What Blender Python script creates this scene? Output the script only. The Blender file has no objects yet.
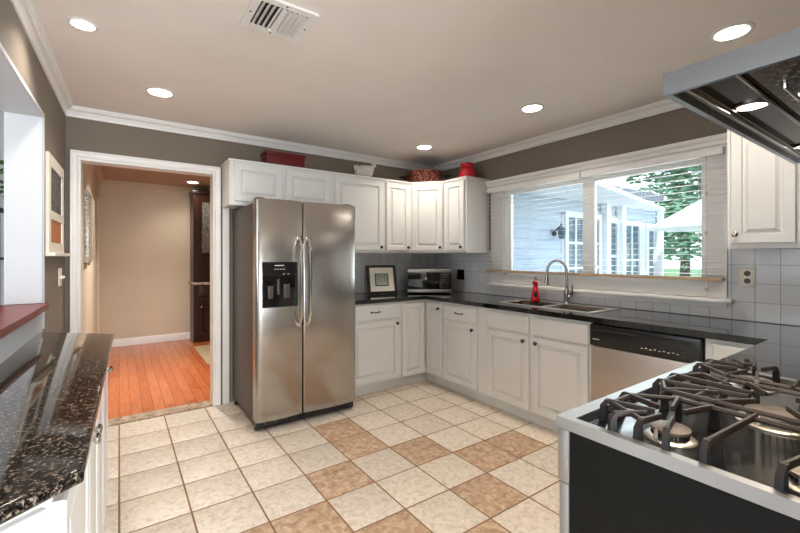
import bpy, bmesh, math, random
from mathutils import Vector, Matrix
random.seed(7)
S = bpy.context.scene
C = S.collection
PI = math.pi

# ------------------------------------------------------------------ camera, world, sun, exposure
T = 0.307                                   # floor tile pitch
cam_d = bpy.data.cameras.new('camera'); cam = bpy.data.objects.new('camera', cam_d); C.objects.link(cam)
cam.location = (0.0, -11.531*T, 4.3005*T)
cam.rotation_euler = (PI/2, 0, math.radians(54.93) - PI/2)
cam_d.sensor_width = 36; cam_d.lens = 18.0; cam_d.shift_y = -0.0123
cam_d.clip_start = 0.02; cam_d.clip_end = 300
S.camera = cam
S.view_settings.view_transform = 'Standard'; S.view_settings.look = 'None'
S.view_settings.gamma = 1; S.view_settings.use_curve_mapping = False
S.view_settings.exposure = 0.53

W = bpy.data.worlds.new('sky'); S.world = W; W.use_nodes = True
wn = W.node_tree; wn.nodes.clear()
wo = wn.nodes.new('ShaderNodeOutputWorld'); wb = wn.nodes.new('ShaderNodeBackground')
wr = wn.nodes.new('ShaderNodeValToRGB'); wt = wn.nodes.new('ShaderNodeTexCoord'); ws = wn.nodes.new('ShaderNodeSeparateXYZ')
wr.color_ramp.elements[0].position = 0.0; wr.color_ramp.elements[0].color = (0.80, 0.87, 0.95, 1)
wr.color_ramp.elements[1].position = 0.7; wr.color_ramp.elements[1].color = (0.42, 0.62, 0.95, 1)
wn.links.new(wt.outputs['Generated'], ws.inputs[0]); wn.links.new(ws.outputs['Z'], wr.inputs['Fac'])
wn.links.new(wr.outputs['Color'], wb.inputs['Color']); wn.links.new(wb.outputs[0], wo.inputs[0])
wb.inputs['Strength'].default_value = 2.9

def light(name, kind, loc, rot, power, size=None, size_y=None, col=(1, 1, 1), parent=None, shape=None):
    d = bpy.data.lights.new(name, kind); d.energy = power; d.color = col
    if kind == 'AREA':
        d.shape = shape or ('RECTANGLE' if size_y else 'DISK'); d.size = size
        if size_y: d.size_y = size_y
        if size < .3: d.spread = math.radians(125)
    o = bpy.data.objects.new(name, d); C.objects.link(o); o.location = loc; o.rotation_euler = rot
    if parent: o.parent = parent
    return o
sun = light('sun', 'SUN', (0, 0, 10), (math.radians(38), 0, math.radians(-62)), 3.0, col=(1, .96, .9)); sun.data.angle = .01
# daylight arriving through the glass doors behind the camera and through the room beyond the pass-through
light('patio_door_daylight', 'AREA', (0.5, -5.9, 1.25), (PI/2+.20, 0, 0), 165, 3.2, 2.0, col=(.93, .97, 1))
light('side_room_daylight', 'AREA', (-3.4, -2.6, 1.5), (PI/2, 0, -PI/2), 22, 3.0, 1.8, col=(.90, .95, 1))
light('kitchen_window_daylight', 'AREA', (3.6, -1.65, 1.62), (PI/2, 0, PI/2), 9, 1.5, .8, col=(.93, .97, 1))

# ------------------------------------------------------------------ materials
def lin(c):
    c = c/255.0
    return c/12.92 if c <= .04045 else ((c+.055)/1.055)**2.4
def rgb(r, g, b): return (lin(r), lin(g), lin(b), 1)
MATS = {}
def mat(name, col, rough=.5, metal=0., var=0., vscale=6., bump=0., bscale=60., spec=.5, coat=0., stretch=None, rvar=0.):
    m = bpy.data.materials.new(name); m.use_nodes = True; n = m.node_tree.nodes; l = m.node_tree.links
    b = n['Principled BSDF']; b.inputs['Roughness'].default_value = rough; b.inputs['Metallic'].default_value = metal
    b.inputs['Specular IOR Level'].default_value = spec; b.inputs['Coat Weight'].default_value = coat
    b.inputs['Coat Roughness'].default_value = .05
    tc = n.new('ShaderNodeTexCoord'); mp = n.new('ShaderNodeMapping'); l.new(tc.outputs['Object'], mp.inputs[0])
    if stretch: mp.inputs['Scale'].default_value = stretch
    nz = n.new('ShaderNodeTexNoise'); nz.inputs['Scale'].default_value = vscale; nz.inputs['Detail'].default_value = 4
    l.new(mp.outputs[0], nz.inputs['Vector'])
    r = n.new('ShaderNodeValToRGB'); c = Vector(col[:3])
    lo = c*(1-var); hi = c*(1+var*.6)
    r.color_ramp.elements[0].position = .3; r.color_ramp.elements[0].color = (*lo, 1)
    r.color_ramp.elements[1].position = .7; r.color_ramp.elements[1].color = (*[min(1, x) for x in hi], 1)
    l.new(nz.outputs['Fac'], r.inputs['Fac']); l.new(r.outputs['Color'], b.inputs['Base Color'])
    if bump:
        n2 = n.new('ShaderNodeTexNoise'); n2.inputs['Scale'].default_value = bscale; n2.inputs['Detail'].default_value = 3
        l.new(mp.outputs[0], n2.inputs['Vector'])
        bp = n.new('ShaderNodeBump'); bp.inputs['Strength'].default_value = bump; bp.inputs['Distance'].default_value = .002
        l.new(n2.outputs['Fac'], bp.inputs['Height']); l.new(bp.outputs[0], b.inputs['Normal'])
    if rvar:
        mr = n.new('ShaderNodeMapRange'); mr.inputs['To Min'].default_value = rough-rvar; mr.inputs['To Max'].default_value = rough+rvar
        l.new(nz.outputs['Fac'], mr.inputs['Value']); l.new(mr.outputs[0], b.inputs['Roughness'])
    MATS[name] = m; return m
def emit(name, col, s):
    m = bpy.data.materials.new(name); m.use_nodes = True; b = m.node_tree.nodes['Principled BSDF']
    b.inputs['Base Color'].default_value = col; b.inputs['Emission Color'].default_value = col; b.inputs['Emission Strength'].default_value = s
    return m

m_ceil = mat('ceiling_paint', rgb(234, 227, 220), .9, var=.05, vscale=1.5, bump=.15, bscale=120)
m_wall = mat('taupe_wall_paint', rgb(122, 112, 100), .85, var=.05, vscale=2, bump=.15, bscale=150)
m_trim = mat('white_trim_paint', rgb(232, 229, 226), .35, var=.02)
m_white_wall = mat('white_wall_paint', rgb(196, 199, 203), .6, var=.03, vscale=2)
m_cab = mat('cabinet_paint', rgb(224, 223, 220), .38, var=.03, vscale=3)
m_cab_in = mat('cabinet_shadow_gap', rgb(196, 190, 178), .6)
m_hall = mat('beige_hall_paint', rgb(214, 202, 180), .8, var=.04, vscale=1.5)
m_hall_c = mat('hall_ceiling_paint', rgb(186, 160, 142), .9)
m_pewter = mat('dark_pewter', rgb(78, 72, 66), .35, 1.)
m_nickel = mat('polished_nickel', rgb(205, 200, 192), .15, 1.)
m_black = mat('black_plastic', rgb(20, 20, 21), .25)
m_blackm = mat('black_matte', rgb(26, 26, 27), .6)
m_chrome = mat('brushed_nickel', rgb(170, 168, 164), .22, 1.)
m_fside = mat('textured_grey_side', rgb(80, 72, 65), .42, .35, var=.12, vscale=120, bump=.3, bscale=260)
m_glass_dark = mat('dark_glass', rgb(12, 13, 16), .06, coat=.5)
m_wood_red = mat('red_mahogany', rgb(118, 34, 20), .36, var=.3, vscale=9, stretch=(8, 1, 1))
m_darkwood = mat('dark_cherry_wood', rgb(48, 24, 17), .3, var=.35, vscale=10, stretch=(1, 1, .15))
m_redpaint = mat('dark_red_lacquer', rgb(104, 16, 20), .4, var=.15)
m_redgloss = mat('bright_red_glaze', rgb(196, 16, 30), .12, coat=.5)
m_hen = mat('white_ceramic', rgb(214, 208, 200), .35, var=.15, vscale=40)
m_blind = mat('white_blind_slat', rgb(236, 234, 230), .45)
m_raffia = mat('tan_wood_rail', rgb(186, 160, 130), .5, var=.15, vscale=12, stretch=(1, .2, 1))
m_cream_plate = mat('ivory_plate', rgb(228, 222, 206), .35)
m_iron = mat('cast_iron_grate', rgb(54, 45, 41), .42, .3, var=.2, vscale=30)
m_iron_d = mat('cast_iron_foot', rgb(36, 36, 38), .5, .2)
m_cap = mat('burner_cap', rgb(120, 108, 98), .35, .7, var=.1)
m_alu = mat('cast_aluminium', rgb(190, 184, 174), .35, 1.)
m_pan = mat('black_gloss_cooktop', rgb(20, 20, 21), .2, .0, coat=.3)
m_leather = mat('pebbled_black_side', rgb(9, 10, 9), .55, var=.3, vscale=6, bump=1.0, bscale=110, spec=.22)
m_green = mat('green_leaf', rgb(70, 130, 50), .5, var=.4, vscale=8)
m_terracotta = mat('terracotta', rgb(160, 90, 60), .7)
m_lens = emit('lamp_lens', (1, .93, .82, 1), 22)
m_lens_off = emit('hood_lamp_lens', (1, .93, .80, 1), 14)
m_cork = mat('cork', rgb(186, 118, 72), .9, var=.3, vscale=90)
m_screen = mat('burner_electrode', rgb(220, 215, 205), .4)

def steel(name, col=(150, 146, 142), rough=.24, stretch=(1, 1, 60), aniso=.6, bump=.04):
    m = mat(name, rgb(*col), rough, 1., var=.015, vscale=4, stretch=stretch)
    b = m.node_tree.nodes['Principled BSDF']; b.inputs['Anisotropic'].default_value = aniso
    return m
m_steel = steel('stainless_steel', (182, 177, 172), .25, (60, 60, 1))
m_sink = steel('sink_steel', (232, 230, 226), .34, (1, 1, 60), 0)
m_bowl = steel('sink_bowl_steel', (128, 118, 108), .18, (1, 1, 60), 0)  # same steel as the rim, with the bowl's dark brown reflections put into the colour
m_steel_h = steel('stainless_steel_rail', (172, 172, 172), .36, (1, 1, 60), 0)
m_skirt = steel('hood_skirt_steel', (172, 178, 184), .24, (60, 60, 1), .3)
m_steel_dw = steel('warm_stainless_panel', (205, 192, 182), .33, (60, 60, 1))
m_hood_in = steel('hood_underside_steel', (120, 114, 108), .18, (1, 40, 1), 0)
m_filter = mat('hood_filter_mesh', rgb(120, 112, 104), .35, 1., var=.5, vscale=90)

# granite, specked
def granite(name, base, speck, rough, sc, amt, warm=None):
    m = bpy.data.materials.new(name); m.use_nodes = True; n = m.node_tree.nodes; l = m.node_tree.links
    b = n['Principled BSDF']; b.inputs['Roughness'].default_value = rough; b.inputs['Coat Weight'].default_value = .6 if not warm else .0; b.inputs['Coat Roughness'].default_value = .02; b.inputs['IOR'].default_value = 1.5
    tc = n.new('ShaderNodeTexCoord'); v = n.new('ShaderNodeTexVoronoi'); v.inputs['Scale'].default_value = sc
    z = n.new('ShaderNodeTexNoise'); z.inputs['Scale'].default_value = sc*.5; z.inputs['Detail'].default_value = 6; z.inputs['Roughness'].default_value = .75
    l.new(tc.outputs['Object'], v.inputs['Vector']); l.new(tc.outputs['Object'], z.inputs['Vector'])
    r = n.new('ShaderNodeValToRGB'); e = r.color_ramp.elements
    e[0].position = amt; e[0].color = base; e[1].position = min(.98, amt+.16); e[1].color = speck
    if warm:
        x = r.color_ramp.elements.new(amt+.06); x.color = warm
    l.new(z.outputs['Fac'], r.inputs['Fac'])
    mx = n.new('ShaderNodeMix'); mx.data_type = 'RGBA'; mx.blend_type = 'MULTIPLY'; mx.inputs[0].default_value = .5 if not warm else .15
    l.new(r.outputs['Color'], mx.inputs[6]); l.new(v.outputs['Color'], mx.inputs[7]); l.new(mx.outputs[2], b.inputs['Base Color'])
    return m
m_gran_r = granite('black_granite', rgb(13, 13, 14), rgb(60, 54, 50), .06, 160, .60)
m_gran_l = granite('brown_speckled_granite', rgb(16, 15, 14), rgb(168, 152, 136), .05, 230, .485, rgb(62, 54, 47))

# square glazed wall tiles; axis = which object axes span the wall
def tile_mat(name, axes, size, off, col, col2, grout, rough):
    m = bpy.data.materials.new(name); m.use_nodes = True; n = m.node_tree.nodes; l = m.node_tree.links
    b = n['Principled BSDF']; b.inputs['Roughness'].default_value = rough; b.inputs['Coat Weight'].default_value = .3
    tc = n.new('ShaderNodeTexCoord'); sp = n.new('ShaderNodeSeparateXYZ'); cb = n.new('ShaderNodeCombineXYZ')
    l.new(tc.outputs['Object'], sp.inputs[0])
    for k, a in enumerate(axes):
        ad = n.new('ShaderNodeMath'); ad.operation = 'ADD'; ad.inputs[1].default_value = off[k]
        l.new(sp.outputs[a], ad.inputs[0]); l.new(ad.outputs[0], cb.inputs[k])
    br = n.new('ShaderNodeTexBrick'); br.offset = 0; br.squash = 1
    br.inputs['Scale'].default_value = 1; br.inputs['Brick Width'].default_value = size; br.inputs['Row Height'].default_value = size
    br.inputs['Mortar Size'].default_value = .0022; br.inputs['Mortar Smooth'].default_value = .3; br.inputs['Bias'].default_value = 0
    br.inputs['Color1'].default_value = col; br.inputs['Color2'].default_value = col2; br.inputs['Mortar'].default_value = grout
    l.new(cb.outputs[0], br.inputs['Vector']); l.new(br.outputs['Color'], b.inputs['Base Color'])
    bp = n.new('ShaderNodeBump'); bp.invert = True; bp.inputs['Strength'].default_value = .6; bp.inputs['Distance'].default_value = .002
    nz = n.new('ShaderNodeTexNoise'); nz.inputs['Scale'].default_value = 9; l.new(tc.outputs['Object'], nz.inputs['Vector'])
    b2 = n.new('ShaderNodeBump'); b2.inputs['Strength'].default_value = .12; b2.inputs['Distance'].default_value = .02
    l.new(nz.outputs['Fac'], b2.inputs['Height']); l.new(br.outputs['Fac'], bp.inputs['Height']); l.new(b2.outputs[0], bp.inputs['Normal'])
    l.new(bp.outputs[0], b.inputs['Normal'])
    return m
TP = .117
m_bs_r = tile_mat('wall_tile_window_side', ('Y', 'Z'), TP, (2.657, -.918), rgb(216, 218, 220), rgb(208, 210, 213), rgb(166, 163, 160), .16)
m_bs_b = tile_mat('wall_tile_back', ('X', 'Z'), TP, (-3.24, -.918), rgb(222, 223, 224), rgb(214, 215, 217), rgb(176, 173, 170), .16)

def floor_tile_mat(name, base, dark, light_, sc):
    m = bpy.data.materials.new(name); m.use_nodes = True; n = m.node_tree.nodes; l = m.node_tree.links
    b = n['Principled BSDF']; b.inputs['Roughness'].default_value = .42
    tc = n.new('ShaderNodeTexCoord'); g = n.new('ShaderNodeNewGeometry')
    z = n.new('ShaderNodeTexNoise'); z.inputs['Scale'].default_value = sc; z.inputs['Detail'].default_value = 8; z.inputs['Roughness'].default_value = .68; z.inputs['Distortion'].default_value = .6
    l.new(tc.outputs['Object'], z.inputs['Vector'])
    r = n.new('ShaderNodeValToRGB'); e = r.color_ramp.elements
    e[0].position = .33; e[0].color = dark; e[1].position = .68; e[1].color = light_; x = e.new(.5); x.color = base
    l.new(z.outputs['Fac'], r.inputs['Fac'])
    h = n.new('ShaderNodeHueSaturation'); mr = n.new('ShaderNodeMapRange'); mr.inputs['To Min'].default_value = .93; mr.inputs['To Max'].default_value = 1.05
    l.new(g.outputs['Random Per Island'], mr.inputs['Value']); l.new(mr.outputs[0], h.inputs['Value'])
    l.new(r.outputs['Color'], h.inputs['Color']); l.new(h.outputs[0], b.inputs['Base Color'])
    bp = n.new('ShaderNodeBump'); bp.inputs['Strength'].default_value = .2; bp.inputs['Distance'].default_value = .002
    l.new(z.outputs['Fac'], bp.inputs['Height']); l.new(bp.outputs[0], b.inputs['Normal'])
    return m
m_tile_w = floor_tile_mat('cream_floor_tile', rgb(212, 200, 185), rgb(186, 171, 153), rgb(224, 214, 201), 30)
m_tile_t = floor_tile_mat('tan_floor_tile', rgb(184, 154, 126), rgb(148, 112, 84), rgb(214, 192, 168), 22)
m_grout = mat('brown_grout', rgb(136, 104, 78), .9, var=.1)

def plank_mat():
    m = bpy.data.materials.new('orange_oak_planks'); m.use_nodes = True; n = m.node_tree.nodes; l = m.node_tree.links
    b = n['Principled BSDF']; b.inputs['Roughness'].default_value = .24; b.inputs['Coat Weight'].default_value = .2
    tc = n.new('ShaderNodeTexCoord'); sp = n.new('ShaderNodeSeparateXYZ'); cb = n.new('ShaderNodeCombineXYZ')
    l.new(tc.outputs['Object'], sp.inputs[0]); l.new(sp.outputs['Y'], cb.inputs[0]); l.new(sp.outputs['X'], cb.inputs[1])
    br = n.new('ShaderNodeTexBrick'); br.offset = .37; br.inputs['Scale'].default_value = 1; br.inputs['Brick Width'].default_value = .9
    br.inputs['Row Height'].default_value = .083; br.inputs['Mortar Size'].default_value = .0012; br.inputs['Bias'].default_value = 0
    br.inputs['Color1'].default_value = rgb(204, 122, 76); br.inputs['Color2'].default_value = rgb(184, 98, 56); br.inputs['Mortar'].default_value = rgb(78, 34, 16)
    l.new(cb.outputs[0], br.inputs['Vector'])
    mp = n.new('ShaderNodeMapping'); mp.inputs['Scale'].default_value = (14, 1.2, 1); l.new(tc.outputs['Object'], mp.inputs[0])
    z = n.new('ShaderNodeTexNoise'); z.inputs['Scale'].default_value = 4; z.inputs['Detail'].default_value = 6; l.new(mp.outputs[0], z.inputs['Vector'])
    r = n.new('ShaderNodeValToRGB'); r.color_ramp.elements[0].position = .3; r.color_ramp.elements[0].color = (.80, .72, .66, 1); r.color_ramp.elements[1].position = .6; r.color_ramp.elements[1].color = (1, 1, 1, 1)
    l.new(z.outputs['Fac'], r.inputs['Fac'])
    mx = n.new('ShaderNodeMix'); mx.data_type = 'RGBA'; mx.blend_type = 'MULTIPLY'; mx.inputs[0].default_value = 1
    l.new(br.outputs['Color'], mx.inputs[6]); l.new(r.outputs['Color'], mx.inputs[7]); l.new(mx.outputs[2], b.inputs['Base Color'])
    return m
m_plank = plank_mat()
def marble(name, a, c, sc):
    m = mat(name, a, .2, var=.0); r = [x for x in m.node_tree.nodes if x.type == 'VALTORGB'][0]
    r.color_ramp.elements[0].color = c; nz = [x for x in m.node_tree.nodes if x.type == 'TEX_NOISE'][0]
    nz.inputs['Scale'].default_value = sc; nz.inputs['Distortion'].default_value = 2; nz.inputs['Detail'].default_value = 8
    return m
m_marble = marble('brown_marble', rgb(206, 190, 168), rgb(120, 96, 76), 12)
m_fret = marble('carved_fretwork', rgb(222, 214, 200), rgb(84, 66, 56), 45)
m_chalk = marble('chalkboard_scribble', rgb(120, 120, 118), rgb(36, 35, 35), 24)
m_chalk.node_tree.nodes['Principled BSDF'].inputs['Roughness'].default_value = .8
m_leaded = marble('leaded_glass', rgb(150, 150, 140), rgb(28, 24, 22), 26)
m_rug = marble('patterned_rug', rgb(200, 184, 150), rgb(120, 96, 66), 40); m_rug.node_tree.nodes['Principled BSDF'].inputs['Roughness'].default_value = .95
m_sketch = marble('ink_sketch', rgb(200, 206, 198), rgb(70, 78, 74), 60)
m_weave = mat('woven_basket', rgb(164, 70, 34), .6, var=.1)
def weave():
    m = m_weave; n = m.node_tree.nodes; l = m.node_tree.links; b = n['Principled BSDF']
    tc = n.new('ShaderNodeTexCoord'); ck = n.new('ShaderNodeTexVoronoi'); ck.inputs['Scale'].default_value = 50
    l.new(tc.outputs['Object'], ck.inputs['Vector'])
    r = n.new('ShaderNodeValToRGB'); e = r.color_ramp.elements
    e[0].position = .12; e[0].color = rgb(214, 170, 116); e[1].position = .55; e[1].color = rgb(62, 18, 10); x = e.new(.32); x.color = rgb(142, 52, 24)
    l.new(ck.outputs['Distance'], r.inputs['Fac']); l.new(r.outputs['Color'], b.inputs['Base Color'])
weave()
def glass_mat():
    m = bpy.data.materials.new('clear_glass'); m.use_nodes = True; n = m.node_tree.nodes; l = m.node_tree.links; n.clear()
    o = n.new('ShaderNodeOutputMaterial'); t = n.new('ShaderNodeBsdfTransparent'); g = n.new('ShaderNodeBsdfGlossy'); g.inputs['Roughness'].default_value = .0
    t.inputs['Color'].default_value = (.95, .98, .97, 1)
    f = n.new('ShaderNodeFresnel'); f.inputs['IOR'].default_value = 1.45; mx = n.new('ShaderNodeMixShader')
    l.new(f.outputs[0], mx.inputs[0]); l.new(t.outputs[0], mx.inputs[1]); l.new(g.outputs[0], mx.inputs[2]); l.new(mx.outputs[0], o.inputs[0])
    return m
m_glass = glass_mat()
m_siding = mat('blue_grey_siding', rgb(202, 210, 222), .7, var=.03)
m_shingle = mat('roof_shingle', rgb(120, 118, 120), .9, var=.2, vscale=20)
m_extw = mat('exterior_white_paint', rgb(240, 240, 240), .6)
m_grass = mat('lawn', rgb(96, 124, 70), .95, var=.3, vscale=2)
m_patio = mat('patio_concrete', rgb(190, 186, 178), .9, var=.08)
m_leafo = mat('tree_leaf', rgb(128, 164, 132), .6, var=.45, vscale=1.2)
m_bark = mat('tree_bark', rgb(96, 80, 66), .9, var=.3)
m_canvas = mat('white_canvas', rgb(244, 244, 242), .9)
m_extglass = mat('exterior_window_glass', rgb(92, 112, 124), .08)

# ------------------------------------------------------------------ mesh helpers
class MB:
    def __init__(s): s.v = []; s.f = []; s.mi = []; s.M = Matrix.Identity(4)
    def _a(s, pts):
        i = len(s.v); s.v += [s.M @ Vector(p) for p in pts]; return i
    def face(s, ids, mi=0): s.f.append(ids); s.mi.append(mi)
    def box(s, x0, x1, y0, y1, z0, z1, mi=0):
        i = s._a([(x0,y0,z0),(x1,y0,z0),(x1,y1,z0),(x0,y1,z0),(x0,y0,z1),(x1,y0,z1),(x1,y1,z1),(x0,y1,z1)])
        for q in ((0,3,2,1),(4,5,6,7),(0,1,5,4),(1,2,6,5),(2,3,7,6),(3,0,4,7)): s.face([i+k for k in q], mi)
        return s
    def bbox(s, x0, x1, y0, y1, z0, z1, b=.004, mi=0):   # bevelled box
        b = min(b, (x1-x0)/2.01, (y1-y0)/2.01, (z1-z0)/2.01)
        bm = bmesh.new(); bmesh.ops.create_cube(bm, size=1)
        for v in bm.verts: v.co = Vector(((x0+x1)/2+v.co.x*(x1-x0), (y0+y1)/2+v.co.y*(y1-y0), (z0+z1)/2+v.co.z*(z1-z0)))
        bmesh.ops.bevel(bm, geom=bm.edges[:], offset=b, segments=2, affect='EDGES', profile=.6)
        s.bm(bm, mi); return s
    def bm(s, bm, mi=0):
        bm.verts.ensure_lookup_table(); bm.verts.index_update(); i = s._a([v.co.copy() for v in bm.verts])
        for f in bm.faces: s.face([i+v.index for v in f.verts], mi)
        bm.free()
    def rings(s, O, U, V, w, h, prof, cap=True, mi=0, closed_back=True):   # nested rectangle profile, prof = [(inset, depth)]
        O = Vector(O); U = Vector(U); V = Vector(V); N = U.cross(V); prev = None; first = None
        for a, d in prof:
            i = s._a([O+U*a+V*a+N*d, O+U*(w-a)+V*a+N*d, O+U*(w-a)+V*(h-a)+N*d, O+U*a+V*(h-a)+N*d])
            if prev is not None:
                for k in range(4): s.face([prev+k, prev+(k+1) % 4, i+(k+1) % 4, i+k], mi)
            else: first = i
            prev = i
        if cap: s.face([prev, prev+1, prev+2, prev+3], mi)
        if closed_back: s.face([first+3, first+2, first+1, first], mi)
        return s
    def tube(s, pts, r, seg=8, mi=0, caps=True):
        pts = [Vector(p) for p in pts]; n = len(pts); rr = r if isinstance(r, (list, tuple)) else [r]*n
        prev = None; ref = None
        for k in range(n):
            t = (pts[min(k+1, n-1)]-pts[max(k-1, 0)]).normalized()
            if ref is None:
                ref = Vector((0, 0, 1)) if abs(t.z) < .9 else Vector((1, 0, 0))
                a = t.cross(ref).normalized()
            else: a = (a - t*a.dot(t)).normalized()
            b = t.cross(a)
            i = s._a([pts[k]+(a*math.cos(2*PI*j/seg)+b*math.sin(2*PI*j/seg))*rr[k] for j in range(seg)])
            if prev is not None:
                for j in range(seg): s.face([prev+j, prev+(j+1) % seg, i+(j+1) % seg, i+j], mi)
            elif caps: s.face([i+j for j in range(seg)][::-1], mi)
            prev = i
        if caps: s.face([prev+j for j in range(seg)], mi)
        return s
    def lathe(s, O, prof, seg=24, axis=(0, 0, 1), mi=0, sx=1., sy=1.):
        O = Vector(O); ax = Vector(axis).normalized(); u = ax.orthogonal().normalized() if abs(ax.z) < .99 else Vector((1, 0, 0)); v = ax.cross(u); prev = None
        for r, z in prof:
            i = s._a([O+ax*z+(u*math.cos(2*PI*j/seg)*sx+v*math.sin(2*PI*j/seg)*sy)*max(r, 1e-5) for j in range(seg)])
            if prev is not None:
                for j in range(seg): s.face([prev+j, prev+(j+1) % seg, i+(j+1) % seg, i+j], mi)
            elif r > 1e-4: s.face([i+j for j in range(seg)][::-1], mi)
            prev = i
        if prof[-1][0] > 1e-4: s.face([prev+j for j in range(seg)], mi)
        return s
    def sweep(s, path, prof, to3, closed=False, mi=0):   # mitred moulding: offsets to the left of a 2D path
        n = len(path); P = [Vector(p) for p in path]; prev = None; m = len(prof); first = None
        for k in range(n):
            dirs = []
            if k > 0 or closed: dirs.append((P[k]-P[k-1]).normalized())
            if k < n-1 or closed: dirs.append((P[(k+1) % n]-P[k]).normalized())
            ns = [Vector((-d.y, d.x)) for d in dirs]; nn = sum(ns, Vector((0, 0))).normalized(); nn = nn/max(.2, nn.dot(ns[0]))
            i = s._a([to3(P[k].x+nn.x*a, P[k].y+nn.y*a, b) for a, b in prof])
            if prev is not None:
                for j in range(m): s.face([prev+j, prev+(j+1) % m, i+(j+1) % m, i+j], mi)
            else:
                first = i
                if not closed: s.face([i+j for j in range(m)][::-1], mi)
            prev = i
        if closed:
            for j in range(m): s.face([prev+j, prev+(j+1) % m, first+(j+1) % m, first+j], mi)
        else: s.face([prev+j for j in range(m)], mi)
        return s
    def prism(s, poly, z0, z1, mi=0, to3=lambda x, y, z: (x, y, z)):
        n = len(poly); i = s._a([to3(x, y, z0) for x, y in poly]); j = s._a([to3(x, y, z1) for x, y in poly])
        s.face([i+k for k in range(n)][::-1], mi); s.face([j+k for k in range(n)], mi)
        for k in range(n): s.face([i+k, i+(k+1) % n, j+(k+1) % n, j+k], mi)
        return s
    def gridslab(s, xs, ys, inside, z0, z1, bev=.0, mi=0):
        bm = bmesh.new(); vt = {}
        def V(a, b, c):
            if (a, b, c) not in vt: vt[(a, b, c)] = bm.verts.new((xs[a], ys[b], (z0, z1)[c]))
            return vt[(a, b, c)]
        ins = lambda a, b: 0 <= a < len(xs)-1 and 0 <= b < len(ys)-1 and inside((xs[a]+xs[a+1])/2, (ys[b]+ys[b+1])/2)
        for a in range(len(xs)-1):
            for b in range(len(ys)-1):
                if not ins(a, b): continue
                bm.faces.new([V(a,b,1), V(a+1,b,1), V(a+1,b+1,1), V(a,b+1,1)]); bm.faces.new([V(a,b+1,0), V(a+1,b+1,0), V(a+1,b,0), V(a,b,0)])
                if not ins(a-1, b): bm.faces.new([V(a,b,0), V(a,b,1), V(a,b+1,1), V(a,b+1,0)])
                if not ins(a+1, b): bm.faces.new([V(a+1,b+1,0), V(a+1,b+1,1), V(a+1,b,1), V(a+1,b,0)])
                if not ins(a, b-1): bm.faces.new([V(a+1,b,0), V(a+1,b,1), V(a,b,1), V(a,b,0)])
                if not ins(a, b+1): bm.faces.new([V(a,b+1,0), V(a,b+1,1), V(a+1,b+1,1), V(a+1,b+1,0)])
        if bev:
            ed = [e for e in bm.edges if len(e.link_faces) == 2 and e.calc_face_angle() > .5 and abs(e.verts[0].co.z-e.verts[1].co.z) < 1e-5]
            bmesh.ops.bevel(bm, geom=ed, offset=bev, segments=3, affect='EDGES', profile=.5)
        s.bm(bm, mi); return s

def wloc(o):
    p = Vector((0, 0, 0))
    while o is not None: p += o.location; o = o.parent
    return p
SKEW = False     # the left wall runs slightly off square
def xl(y): return XL+.022-.022*(YB-y)
def obj(name, mb, m, parent=None, label=None, smooth=35, base=False):
    if SKEW:
        for v in mb.v: v.x += .022-.022*(YB-v.y)
    ms = m if isinstance(m, (list, tuple)) else [m]
    xs = [v.x for v in mb.v]; ys = [v.y for v in mb.v]; zs = [v.z for v in mb.v]
    if parent is not None: org = wloc(parent)
    elif base is None: org = Vector((0, 0, 0))
    else: org = Vector(((min(xs)+max(xs))/2, (min(ys)+max(ys))/2, min(zs)))
    me = bpy.data.meshes.new(name); me.from_pydata([tuple(v-org) for v in mb.v], [], mb.f)
    for x in ms: me.materials.append(x)
    me.polygons.foreach_set('material_index', mb.mi); me.update()
    bm = bmesh.new(); bm.from_mesh(me); bmesh.ops.recalc_face_normals(bm, faces=bm.faces[:]); bm.to_mesh(me); bm.free()
    if smooth:
        me.polygons.foreach_set('use_smooth', [True]*len(me.polygons)); me.set_sharp_from_angle(angle=math.radians(smooth))
    o = bpy.data.objects.new(name, me); C.objects.link(o)
    if parent is not None: o.parent = parent
    else: o.location = org
    if label: o['label'] = label
    return o
def thing(name, label, cat, loc, group=None):
    o = bpy.data.objects.new(name, None); C.objects.link(o); o.location = loc; o.empty_display_size = .1
    o['label'] = label; o['category'] = cat
    if group: o['group'] = group
    return o
def tag(o, label, cat, group=None, kind=None):
    o['label'] = label; o['category'] = cat
    if group: o['group'] = group
    if kind: o['kind'] = kind
    return o
def struct(name, mb, m, parent=None, label=None, smooth=35):
    o = obj(name, mb, m, parent, None, smooth, base=None)
    if parent is None: o['kind'] = 'structure'
    if label: o['label'] = label
    return o
def sroot(name):
    o = bpy.data.objects.new(name, None); C.objects.link(o); o['kind'] = 'structure'; return o
def dup(root, loc, label=None, parent=None):
    r = root.copy(); C.objects.link(r); r.location = loc
    if label: r['label'] = label
    for ch in root.children:
        c = ch.copy(); C.objects.link(c); c.parent = r
        for g in ch.children:
            d = g.copy(); C.objects.link(d); d.parent = c
    return r
BX = lambda *a: MB().box(*a)
BB = lambda *a, **k: MB().bbox(*a, **k)

# ------------------------------------------------------------------ room shell
XR, YB, ZC, XL = 3.24, .32, 2.44, -.35
YF = -3.60                                   # wall behind the range
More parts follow.
